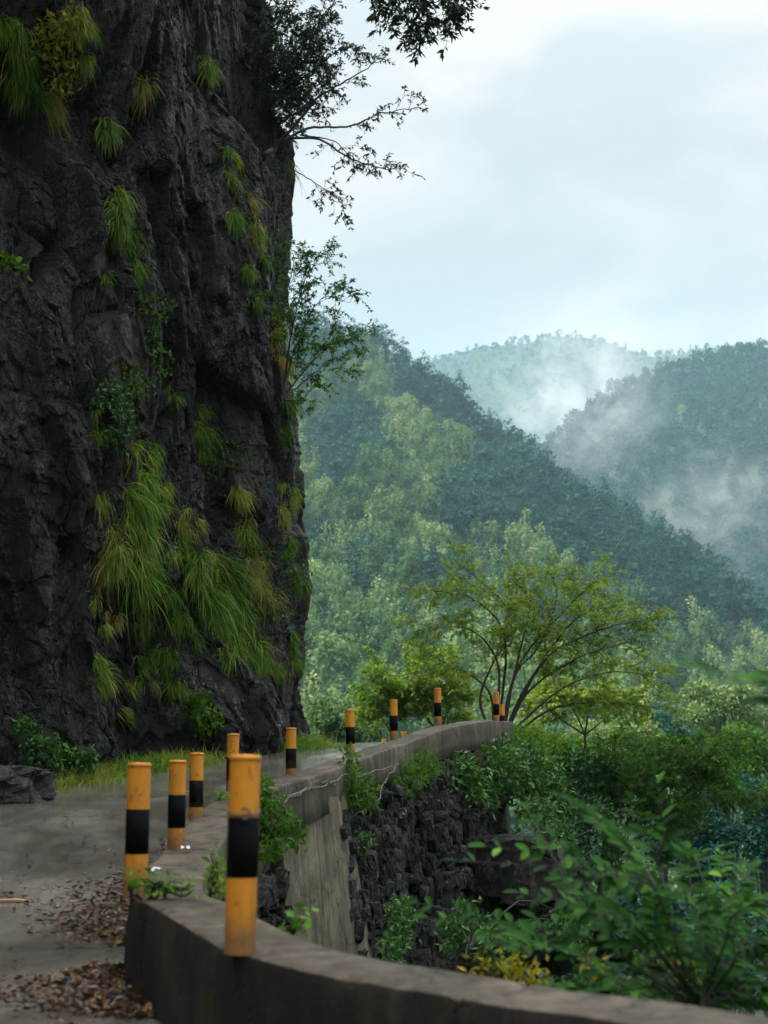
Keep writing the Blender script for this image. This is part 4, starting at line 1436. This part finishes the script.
# low arching tree over the gully
tb = gpt(600, 900, 27)
LT = [[(600, 870), (640, 815), (690, 765), (735, 748)], [(600, 870), (625, 800), (660, 765), (700, 752)], [(602, 870), (650, 830), (710, 800), (750, 795)], [(600, 868), (615, 800), (610, 765), (630, 745)], [(600, 870), (660, 820), (690, 790), (720, 772)], [(600, 868), (640, 800), (650, 760), (672, 748)]]
limbs = [([P(*q, 27 + i * rng.normal() * 0.35) for i, q in enumerate(p)], 0.035, 0.007) for p in LT]
branch_tree('arching_tree', 'low arching olive green tree over the gully, right of the dark bush', 'tree', tb, limbs, M['leaf_tree'], 0.2, 0.11, 0.8, 11, 12, t0=0.2, flat=0.5, sub=1, trunk=([tb, P(600, 870, 27)], 0.09, 0.05))

# ground cover on the slope under the road
n = 26000
az_, rr_ = rng.uniform(-0.12, 0.75, n), np.exp(rng.uniform(math.log(6), math.log(105), n))
x_, y_ = rr_ * np.sin(az_), rr_ * np.cos(az_)
ok = side_of_wall(x_, y_) > 0.7
x_, y_, rr_ = x_[ok], y_[ok], rr_[ok]
n = len(x_)
cl_ = np.repeat(np.stack([x_, y_, H(x_, y_) + 0.02 * rr_ * rng.random(n)], 1), 3, 0)
sz_ = np.repeat(0.05 + 0.0062 * rr_, 3) * rng.uniform(0.6, 1.3, n * 3)
cl_ = cl_ + rng.normal(size=cl_.shape) * (sz_ * 0.8)[:, None]
mb = MB()
leaves(mb, cl_, rand_dirs(n * 3, 0.4), rand_dirs(n * 3, 1.0), sz_, sz_ * 0.5, np.clip(np.repeat(0.5 + 0.3 * vnoise(x_ / 3, y_ / 3, s=55), 3) + rng.normal(0, 0.15, n * 3), 0, 1))
tag(mb.build('undergrowth', M['leaf_dark']), kind='stuff')

# trees on the slope below, right
def slope_tree(label, px, py, d, rx, ry, n_cl, size, mat_, tone, seed, name='slope_tree', nb=9):
    c = P(px, py, d)
    k = d / F
    b = c.copy()
    b[2] = min(ground_at(c[0], c[1]), c[2] - ry * k) - 0.2
    root = empty(name, b)
    tag(root, label, 'tree', 'trees on the slope below the road')
    cs, rr = [], []
    for i in range(nb):
        dv = rand_dirs(1, 0.2)[0] * rng.uniform(0.35, 0.85)
        cs.append(c + dv * np.array([rx, rx, ry]) * k)
        rr.append(np.array([1, 1, 0.75]) * rng.uniform(0.3, 0.5) * 0.5 * (rx + ry) * k)
    mb = MB()
    leaf_mass(mb, cs, rr, n_cl, 7, size, tone, 0.2)
    rel(mb, b).build('crown', mat_, root)
    mb = MB()
    tube(mb, smooth_path([b, (b + c) / 2 + rng.normal(size=3) * 0.1, c], 10), np.linspace(0.16, 0.05, 10), 7)
    for q in cs:
        tube(mb, smooth_path([b * 0.4 + c * 0.6, (c + q) / 2, q], 6), np.linspace(0.05, 0.012, 6), 5)
    rel(mb, b).build('trunk', M['bark'], root, True)


slope_tree('dark tree in the hollow behind the glossy foreground leaves', 690, 850, 52, 62, 50, 1000, 0.26, M['leaf_ever'], 0.4, 1)
slope_tree('blue green tree at the right edge above the glossy leaves', 760, 830, 62, 44, 60, 900, 0.28, M['leaf_ever'], 0.75, 2)
slope_tree('dark tree at the right edge just above the near parapet', 745, 925, 46, 50, 46, 900, 0.24, M['leaf_ever'], 0.6, 3)
slope_tree('dark low tree behind the weeds of the rock outcrop', 640, 930, 42, 50, 44, 900, 0.22, M['leaf_ever'], 0.35, 4)
slope_tree('olive tree behind the arching tree at the right edge', 725, 770, 70, 60, 34, 900, 0.28, M['leaf_tree'], 0.15, 5)
slope_tree('pale yellow green tree rising above the arching tree near the right edge', 720, 715, 95, 46, 38, 900, 0.36, M['leaf_bamboo'], 0.75, 6)
slope_tree('grey green tree under the branches of the green tree', 610, 745, 75, 50, 28, 800, 0.3, M['leaf_bamboo'], 0.35, 7)
slope_tree('small dark tree between the green tree and the arching tree', 560, 760, 60, 40, 26, 600, 0.26, M['leaf_tree'], 0.1, 8)
slope_tree('bluish tree beyond the arching tree', 660, 745, 85, 44, 26, 700, 0.34, M['leaf_ever'], 0.8, 9)
slope_tree('bright bush top beyond the end of the wall, left of the saplings', 345, 725, 75, 40, 26, 600, 0.3, M['leaf_bamboo'], 0.6, 10)
slope_tree('dark bush at the right edge below the blue green tree', 700, 985, 38, 60, 40, 800, 0.2, M['leaf_ever'], 0.4, 11)

# ------------------------------------------------------------------ glossy plant in front, beyond the near parapet
def pinnate(mb, wood, pts, leaf, pairs, tone, r=0.004):
    q = smooth_path(pts, 24)
    tube(wood, q, np.linspace(r, r * 0.4, 24), 5)
    tan = unit(np.gradient(q, axis=0))
    upv = unit(np.array([0.05, -0.45, 1.0]) + rng.normal(size=3) * 0.15)
    for j in range(pairs):
        u = 0.15 + 0.85 * (j + 0.5) / pairs
        i = int(u * 23)
        s = unit(np.cross(tan[i], upv))
        for sg in (-1, 1):
            d = unit(tan[i] * 0.55 + s * sg + upv * 0.12 + rng.normal(size=3) * 0.15)
            l_ = leaf * rng.uniform(0.75, 1.15) * (0.75 + 0.5 * math.sin(u * 2.8))
            oval_leaf(mb, q[i], d, upv + rng.normal(size=3) * 0.3, l_, l_ * 0.42, float(np.clip(tone + rng.normal(0, 0.2), 0, 1)), rng.uniform(0.05, 0.3))
    oval_leaf(mb, q[-1], tan[-1], upv, leaf, leaf * 0.44, float(np.clip(tone, 0, 1)), 0.15)


gp = np.array([1.9, 6.3, -3.4])
mb, wood = MB(), MB()
hub = P(700, 1010, 5.6)
tube(wood, smooth_path([gp, (gp + hub) / 2 + np.array([0.1, 0, 0.2]), hub], 12), np.linspace(0.03, 0.014, 12), 7)
STEMS = [[(690, 1000), (650, 905), (590, 862), (486, 846)], [(690, 1005), (600, 945), (520, 925), (418, 903)], [(695, 1000), (650, 880), (610, 830), (572, 800)], [(700, 1000), (670, 890), (650, 840), (632, 800)],
         [(700, 1005), (640, 930), (580, 905), (520, 893)], [(700, 1005), (720, 930), (735, 890), (752, 868)], [(690, 1005), (610, 965), (560, 950), (500, 945)], [(705, 1005), (700, 930), (690, 880), (688, 850)],
         [(705, 1008), (760, 960), (790, 940)], [(690, 1005), (640, 985), (590, 990), (545, 985)], [(700, 1005), (660, 950), (620, 920), (560, 878)], [(705, 1005), (745, 985), (785, 985)], [(700, 1005), (690, 960), (660, 930), (655, 900)],
         [(700, 1005), (725, 970), (740, 940), (770, 915)], [(690, 1005), (640, 960), (600, 985), (560, 1005)], [(700, 1010), (660, 980), (620, 995)], [(700, 1010), (730, 990), (765, 1005)], [(698, 1000), (630, 900), (600, 880), (545, 830)],
         [(700, 1005), (690, 940), (720, 880), (722, 855)], [(700, 1008), (720, 975), (700, 950), (672, 945)], [(700, 1006), (640, 970), (610, 940), (590, 925)], [(700, 1005), (735, 960), (725, 920), (745, 900)]]
for st in STEMS:
    d0 = 5.6 + rng.normal() * 0.1
    dd = rng.uniform(-0.8, 0.9)
    pts = [P(*q, d0 + dd * i / (len(st) - 1)) for i, q in enumerate(st)]
    pinnate(mb, wood, pts, 0.075, 13 if len(st) > 3 else 8, 0.36 + rng.normal() * 0.17, 0.004)
    pts = [p + rng.normal(size=3) * np.array([0.07, 0.18, 0.06]) * (i > 0) for i, p in enumerate(pts)]
    pinnate(mb, wood, pts, 0.072, 12 if len(st) > 3 else 8, 0.34 + rng.normal() * 0.17, 0.005)
root = empty('glossy_plant', gp)
tag(root, 'large blurred plant with glossy paired leaves in front, rising behind the near parapet', 'plant')
rel(wood, gp).build('stem', M['bark'], root, True)
rel(mb, gp).build('foliage', M['leaf_fore'], root)

gp = np.array([2.8, 5.2, -2.9])
mb, wood = MB(), MB()
hub = P(830, 720, 4.6)
tube(wood, smooth_path([gp, (gp + hub) / 2 + np.array([0.2, 0, 0.1]), hub], 12), np.linspace(0.03, 0.012, 12), 7)
for st in [[(830, 720), (790, 692), (740, 680), (702, 668)], [(830, 720), (800, 712), (768, 705)], [(830, 720), (800, 685), (775, 680)]]:
    pinnate(mb, wood, [P(*q, 4.6 - 0.05 * i) for i, q in enumerate(st)], 0.095, 6, 0.42, 0.004)
root = empty('leafy_branch', gp)
tag(root, 'blurred leafy twig reaching in from the right picture edge', 'branch')
rel(wood, gp).build('stem', M['bark'], root, True)
rel(mb, gp).build('foliage', M['leaf_fore'], root)

# ------------------------------------------------------------------ dry vines on the outer face of the parapet
def vine(name, label, pts, r=0.012):
    q = smooth_path([P(*p) for p in pts], 60)
    q = q + np.stack([vnoise(np.arange(60) * 0.35, np.full(60, k), s=77) for k in range(3)], 1) * 0.02
    mb = MB()
    tube(mb, q, r * (0.8 + 0.3 * vnoise(np.arange(60) * 0.3, np.zeros(60), s=5)), 6)
    tag(mb.build(name, M['dry'], smooth=True), label, 'vine')


vine('dry_vine', 'pale dry vine running along the parapet above the buttress', [(255, 818, 12.6), (285, 797, 13.9), (318, 787, 15.2), (345, 776, 16.6), (372, 772, 17.7), (398, 764, 18.9)], 0.014)
vine('dry_vine', 'pale dry vine twisted round the one above the buttress', [(262, 812, 12.8), (290, 799, 14.0), (318, 782, 15.2), (335, 784, 16.2)], 0.009)
vine('dry_vine', 'pale dry vine dangling in a loop right of the buttress', [(398, 764, 18.7), (388, 778, 18.3), (376, 802, 17.6), (362, 810, 17.1), (340, 826, 16.5)], 0.011)
vine('dry_vine', 'thin grey root hanging beside the pale grey leaved plant', [(232, 862, 8.2), (226, 878, 8.0), (228, 895, 7.9), (218, 915, 7.8)], 0.006)

# ------------------------------------------------------------------ fallen leaves, twigs and scraps on the road
def inner_line(y, off):
    k = np.argmin(np.abs(wall_c[:, 1] - y) + (wall_c[:, 0] > 1.2) * 50)
    return wall_c[k] - wall_out[k] * off


mb = MB()
pts = []
for (y0, y1, w, n, lo) in [(8.4, 12.2, 0.75, 1500, 0.0), (6.5, 7.7, 0.55, 750, 0.0), (11.5, 15.5, 0.16, 220, 0.0), (5, 14, 1.6, 260, 0.1)]:
    for i in range(n):
        y = rng.uniform(y0, y1)
        f = math.sin((y - y0) / (y1 - y0) * math.pi) ** 0.6
        off = 0.22 + lo + abs(rng.normal(0, w * f * 0.62))
        p = inner_line(y, off)
        pile = max(0, 1 - (off - 0.22) / (w + 0.05)) * 0.05 * f if n > 200 else 0
        pts.append((p[0], p[1], road_z(p[1]) + 0.012 + rng.uniform(0, 1) * pile + rng.uniform(0, 0.012)))
pts = np.array(pts)
n = len(pts)
d = rand_dirs(n) * np.array([1, 1, 0.28])
s = rng.uniform(0.03, 0.075, n)
leaves(mb, pts, d, rand_dirs(n, 2.0), s, s * rng.uniform(0.35, 0.6, n), np.clip(rng.beta(1.6, 1.8, n), 0, 1), 0.22, 0.0)
# scattered leaves over the road
n = 420
yy = rng.uniform(4, 24, n)
L0 = np.array([[np.interp(y, cliff_c[:, 1], cliff_c[:, 0]) for y in yy]])[0]
R0 = np.array([inner_line(y, 0.3)[0] for y in yy])
xx = L0 + 0.4 + (R0 - L0 - 0.4) * rng.random(n)
pts = np.stack([xx, yy, road_z(yy) + 0.014 + rng.random(n) * 0.01], 1)
s = rng.uniform(0.02, 0.06, n)
leaves(mb, pts, rand_dirs(n) * np.array([1, 1, 0.1]), rand_dirs(n, 4), s, s * 0.5, rng.uniform(0.2, 1, n), 0.15)
tag(mb.build('fallen_leaves', M['dead_leaf']), kind='stuff')


def on_road(px, py):
    v = ray(px, py)
    d = 4.0
    for _ in range(60):
        p = CAM + v * d
        d += (p[2] - road_z(p[1])) / max(0.03, -v[2] + 0.03) * 0.5
    p = CAM + v * d
    p[2] = road_z(p[1])
    return p


p = on_road(14, 903)
mb = MB()
tube(mb, smooth_path([p + np.array([-0.16, 0.0, 0.02]), p + np.array([0, 0.015, 0.028]), p + np.array([0.10, 0.02, 0.02])], 12), np.array([.010, .013, .015, .016, .016, .016, .015, .014, .013, .011, .008, .004]), 6)
mb.v = [(v - p) * np.array([1, 1, 0.7]) + p for v in mb.v]
tag(rel(mb, p).build('bark_strip', M['wood'], loc=p), 'pale orange strip of bark lying on the wet road at the left edge', 'bark strip')
for (px, py, d, lab) in [(186, 832, 9.25, 'white paper scrap beside the second bollard from the leaf pile'), (157, 864, 7.9, 'white scrap on the wall between the first and second bollards at the bend')]:
    c = P(px, py, d)
    k = np.argmin(((wall_c - c[:2]) ** 2).sum(1))
    c[2] = top_z(c[1]) + 0.02
    c[:2] = wall_c[k] + wall_out[k] * np.dot(c[:2] - wall_c[k], wall_out[k])
    mb = MB()
    g = np.stack(np.meshgrid(np.linspace(-.03, .03, 7), np.linspace(-.022, .022, 5), indexing='ij'), -1)
    z = 0.016 * vnoise(g[..., 0] * 60 + px, g[..., 1] * 60, s=4) + 0.012
    mb.add(np.concatenate([g, z[..., None]], -1), grid_faces(7, 5))
    mb.add(np.concatenate([g, z[..., None] - 0.004], -1), grid_faces(7, 5)[:, ::-1])
    tag(mb.build('paper_scrap', M['scrap'], loc=c), lab, 'scrap')

# ------------------------------------------------------------------ forests
def proto(kind, nleaf, lsize, seed):
    r3 = np.random.default_rng(seed)
    mb = MB()
    if kind == 'bamboo':
        nl = 17
        cs = np.stack([r3.normal(0, 1.6, nl), r3.normal(0, 1.6, nl), r3.uniform(2.5, 9.0, nl)], 1)
        cs[:, :2] *= (1.3 - cs[:, 2:] / 11)
        rr = np.stack([r3.uniform(0.6, 1.15, nl)] * 2 + [r3.uniform(1.0, 2.2, nl)], 1)
    elif kind == 'ever':
        nl = 11
        cs = np.stack([r3.normal(0, 1.7, nl), r3.normal(0, 1.7, nl), r3.uniform(2.5, 7.2, nl)], 1)
        rr = np.stack([r3.uniform(1.1, 2.0, nl)] * 2 + [r3.uniform(1.0, 1.7, nl)], 1)
    else:
        nl = 12
        zz = np.linspace(2, 11, nl)
        cs = np.stack([r3.normal(0, 0.5, nl), r3.normal(0, 0.5, nl), zz], 1)
        w = (1 - (zz - 2) / 10.0) * 2.6 + 0.25
        rr = np.stack([w, w, np.full(nl, 0.55)], 1) * r3.uniform(0.7, 1.15, (nl, 1))
    p = rr.prod(1) ** 0.67
    k = r3.choice(nl, nleaf, p=p / p.sum())
    d = r3.normal(size=(nleaf, 3))
    d[:, 2] += 0.35
    d = unit(d)
    c = cs[k] + d * rr[k] * r3.uniform(0.75, 1.05, (nleaf, 1))
    dr = unit(d * 0.7 + r3.normal(size=(nleaf, 3)) * 0.6 + np.array([0, 0, -0.25 if kind == 'bamboo' else 0.1]))
    s = unit(np.cross(dr, d + r3.normal(size=(nleaf, 3)) * 0.6))
    l_ = lsize * r3.uniform(0.6, 1.3, nleaf)[:, None]
    w_ = l_ * (0.33 if kind == 'bamboo' else 0.42)
    v = np.stack([c, c + dr * l_ * 0.5 + s * w_, c + dr * l_, c + dr * l_ * 0.5 - s * w_], 1).reshape(-1, 3)
    t = np.clip(0.45 + r3.normal(0, 0.12, nl)[k] + r3.normal(0, 0.08, nleaf), 0, 1)
    mb.add(v, np.arange(nleaf)[:, None] * 4 + np.arange(4)[None], np.repeat(t, 4))
    # inner mass of the lobes
    th = np.linspace(0, 2 * np.pi, 6, endpoint=False)[:, None]
    ph = np.linspace(-1.4, 1.4, 5)[None]
    dd = np.stack([np.cos(th) * np.cos(ph), np.sin(th) * np.cos(ph), np.sin(ph) * np.ones_like(th)], -1)
    for i in range(nl):
        mb.add(cs[i] + dd * rr[i] * 0.5, grid_faces(6, 5, True), 0.45)
    tube(mb, [[0, 0, -1.5], [0, 0, 5]], [0.2, 0.1], 5, 0.2)
    return mb


HILLS = {1: (105, lambda az: np.interp(az, [-0.35, -0.05, 0.26, 0.5], [430 * 1.05, 430, 300, 270]), -0.13, 0.42), 2: (420, lambda az: np.interp(az, [-0.05, 0.26], [780, 720]), 0.04, 0.42), 3: (800, lambda az: np.interp(az, [-0.05, 0.26], [1300, 1250]), -0.06, 0.36)}


def spots(hid, step, seed, back=14):
    foot, Rf, a0, a1 = HILLS[hid]
    r3 = np.random.default_rng(seed)
    gx, gy = np.meshgrid(np.arange(-420, 720, step), np.arange(80, 1400, step), indexing='ij')
    x = gx + r3.uniform(-.45, .45, gx.shape) * step
    y = gy + r3.uniform(-.45, .45, gx.shape) * step
    az, r = np.arctan2(x, y), np.hypot(x, y)
    m_ = (az > a0) & (az < a1) & (r > foot) & (r < Rf(az) + back)
    x, y = x[m_], y[m_]
    z = H(x, y)
    hv = {1: lambda: hill(x, y, S1, 430, 300, 105, -26, 1.15, 0.5, 5), 2: lambda: hill(x, y, S2, 780, 720, 400, -30, 1.05, 0.5, 9), 3: lambda: hill(x, y, S3, 1300, 1250, 760, -20, 1.0, 0.5, 13)}[hid]()
    m_ = z <= hv + 0.01
    x, y, z = x[m_], y[m_], z[m_]
    # pixel of the crown
    d = np.stack([x, y, z + 5 - CAMZ], 1)
    dep = d[:, 1] * cp + d[:, 2] * sp
    px = 384 + F * d[:, 0] / dep
    py = 512 - F * (-d[:, 1] * sp + d[:, 2] * cp) / dep
    return x, y, z, px, py


x, y, z, px, py = spots(1, 5.4, 3)
ridge = np.interp(px, [250, 310, 355, 420, 480, 520, 560, 600, 640, 700, 768, 860], [285, 318, 328, 357, 402, 430, 460, 490, 515, 552, 608, 680])
band = np.interp(px, [300, 340, 420, 470, 500, 560, 640, 700, 768], [70, 55, 48, 70, 105, 120, 85, 80, 60])
nz = fbm(px / 45, py / 45, s=211, o=3)
dark = (py - ridge < band * (1 + 0.35 * nz))
dark |= (np.hypot((px - 345) / 50, (py - 445) / 38) < 1 + 0.3 * nz)
dark |= (np.hypot((px - 462) / 26, (py - 510) / 38) < 1 + 0.3 * nz)
dark |= nz > 0.62
dark &= ~((np.abs(px - 372) < 18) & (np.abs(py - 385) < 22))
pr = {k: [proto(k, {'bamboo': 1500, 'ever': 1100, 'conifer': 800}[k], {'bamboo': 0.38, 'ever': 0.40, 'conifer': 0.40}[k], 300 + i + {'bamboo': 0, 'ever': 20, 'conifer': 40}[k]) for i in range(5)] for k in ('bamboo', 'ever', 'conifer')}
kind = np.where(dark, 'ever', 'bamboo')
kind = np.where(dark & (rng.random(len(x)) < np.where(py - ridge < 25, 0.4, 0.18)), 'conifer', kind)
lean = rng.normal(0, 0.06, (len(x), 2))
scl = rng.uniform(0.7, 1.3, len(x)) * np.where(kind == 'bamboo', 1.08, 0.95)
rot = rng.uniform(0, 6.28, len(x))
tone = np.clip(0.5 + 0.30 * fbm(x / 25, y / 25, s=77, o=3) + rng.normal(0, 0.19, len(x)), 0.05, 0.98)

in_view = (px > 300) & (px < 775) & (py > 300) & (py < 780)
order = np.argsort(np.hypot(x, y))
single = np.zeros(len(x), bool)
for kk, lim in (('bamboo', 290), ('ever', 200), ('conifer', 90)):
    idx = [i for i in order if kind[i] == kk and in_view[i]][:lim]
    single[idx] = True
INFO = {'bamboo': ('bamboo_clump', 'feathery pale green bamboo crown in the pale part of the near forested hill', 'bamboo', 'bamboo crowns on the near forested hill', M['leaf_bamboo']),
        'ever': ('broadleaf_tree', 'rounded dark evergreen crown in the dark band of the near forested hill', 'tree', 'dark evergreen crowns on the near forested hill', M['leaf_ever']),
        'conifer': ('conifer', 'dark pointed conifer in the dark band of the near forested hill', 'conifer', 'conifers on the near forested hill', M['leaf_ever'])}
meshes = {k: [p.mesh(INFO[k][0], INFO[k][4]) for p in pr[k]] for k in pr}
for i in np.nonzero(single)[0]:
    nm, lab, cat, grp, _ = INFO[kind[i]]
    o = bpy.data.objects.new(nm, meshes[kind[i]][rng.integers(5)])
    COL.objects.link(o)
    o.location = (x[i], y[i], z[i] - 0.5)
    o.rotation_euler = (lean[i, 0], lean[i, 1], rot[i])
    o.scale = (scl[i], scl[i], scl[i] * rng.uniform(0.9, 1.15))
    tag(o, lab, cat, grp)


def forest(name, x, y, z, kinds, protos, scl, rot, tone, mats_):
    mb = MB()
    arr = {k: [p.arrays() for p in protos[k]] for k in protos}
    for i in range(len(x)):
        v, fs, t = arr[kinds[i]][i % len(protos[kinds[i]])]
        c, s = math.cos(rot[i]), math.sin(rot[i])
        w = np.stack([v[:, 0] * c - v[:, 1] * s, v[:, 0] * s + v[:, 1] * c, v[:, 2]], 1) * scl[i] + np.array([x[i], y[i], z[i] - 0.5])
        mb.v.append(w)
        mb.t.append(np.clip(t + (tone[i] - 0.5) * 0.9, 0, 1))
        mi = 0 if kinds[i] == 'bamboo' else 1
        for f in fs:
            mb.f.append(f + mb.n)
            mb.mi.append(np.full(len(f), mi))
        mb.n += len(w)
    return tag(mb.build(name, mats_), kind='stuff')


FM = [foliage('bamboo_forest', BAMBOO), foliage('evergreen_forest', EVER, trans=0.2)]
r_ = ~single
forest('hill_forest', x[r_], y[r_], z[r_], kind[r_], pr, scl[r_], rot[r_], tone[r_], FM)
for hid, step, nl, ls, nm in ((2, 5.8, 190, 1.0, 'valley_forest'), (3, 7.0, 80, 1.3, 'far_forest')):
    x, y, z, px, py = spots(hid, step, 30 + hid, 60)
    z = z - (1.0 if hid == 2 else 2.6)
    m_ = (px > 290) & (px < 900) & (py < 640)
    x, y, z, px, py = [q[m_] for q in (x, y, z, px, py)]
    nz = fbm(px / 40, py / 40, s=221 + hid, o=3)
    kind2 = np.where(nz > (0.6 if hid == 3 else 1.3), 'bamboo', np.where(rng.random(len(x)) < 0.2, 'conifer', 'ever'))
    pr2 = {k: [proto(k, nl, ls, 500 + hid * 50 + i + j * 10) for i in range(4)] for j, k in enumerate(('bamboo', 'ever', 'conifer'))}
    forest(nm, x, y, z, kind2, pr2, rng.uniform(0.7, 1.15, len(x)) * (1.05 if hid == 2 else 0.8), rng.uniform(0, 6.28, len(x)), np.clip(0.5 + 0.2 * nz + rng.normal(0, 0.13, len(x)), 0, 1), FM)

# ------------------------------------------------------------------ valley mist: soft banks of cloud between the hills
def mist(px, py, d, rx, ry, rd, dens, seed):
    c = P(px, py, d)
    k = d / F
    R3 = np.array([rx * k, rd, ry * k])
    th = np.linspace(0, 2 * np.pi, 20, endpoint=False)[:, None]
    ph = np.linspace(-np.pi / 2, np.pi / 2, 12)[None]
    v = np.stack([np.cos(th) * np.cos(ph), np.sin(th) * np.cos(ph), np.sin(ph) * np.ones_like(th)], -1)
    mb = MB()
    mb.add(v, grid_faces(20, 12, True))
    m, nt, N, L = mat('mist')
    tc = N('ShaderNodeTexCoord')
    ln_ = N('ShaderNodeVectorMath')
    ln_.operation = 'LENGTH'
    L(tc.outputs['Object'], ln_.inputs[0])
    mp = N('ShaderNodeMapping')
    mp.inputs['Location'].default_value = (seed, seed * 0.7, 0)
    L(tc.outputs['Object'], mp.inputs['Vector'])
    n1 = noise(nt, mp.outputs[0], 2.6, 5, 0.6, 0.9)
    fall = math_n(nt, 'SUBTRACT', 1.0, ln_.outputs['Value'], True)
    q = math_n(nt, 'MULTIPLY', math_n(nt, 'SUBTRACT', n1, 0.42, True), fall)
    pv = N('ShaderNodeVolumePrincipled')
    pv.inputs['Color'].default_value = (0.985, 0.995, 1.0, 1)
    L(math_n(nt, 'MULTIPLY', q, dens), pv.inputs['Density'])
    o_ = N('ShaderNodeOutputMaterial')
    L(pv.outputs[0], o_.inputs['Volume'])
    o = mb.build('mist', m, loc=c)
    o.scale = R3
    return tag(o, kind='stuff')


# the damp air that lies in the valley beyond the near slope
v8 = [(-700, 78, -50), (900, 78, -50), (1000, 1480, -50), (-800, 1480, -50), (-700, 78, 150), (900, 78, 150), (1000, 1480, 450), (-800, 1480, 450)]
mb = MB()
mb.add(v8, [(0, 3, 2, 1), (4, 5, 6, 7), (0, 1, 5, 4), (1, 2, 6, 5), (2, 3, 7, 6), (3, 0, 4, 7)])
m, nt, N, L = mat('valley_mist')
o = N('ShaderNodeOutputMaterial')
pv = N('ShaderNodeVolumePrincipled')
pv.inputs['Color'].default_value = (0.52, 0.86, 1.0, 1)
pv.inputs['Density'].default_value = 0.00024
L(pv.outputs[0], o.inputs['Volume'])
tag(mb.build('valley_mist', m), kind='stuff')
mist(570, 400, 1000, 95, 75, 170, 0.05, 1.0)
mist(600, 395, 940, 260, 120, 160, 0.004, 7.7)
mist(605, 420, 650, 70, 80, 80, 0.05, 4.3)
mist(715, 530, 560, 95, 85, 80, 0.055, 9.1)
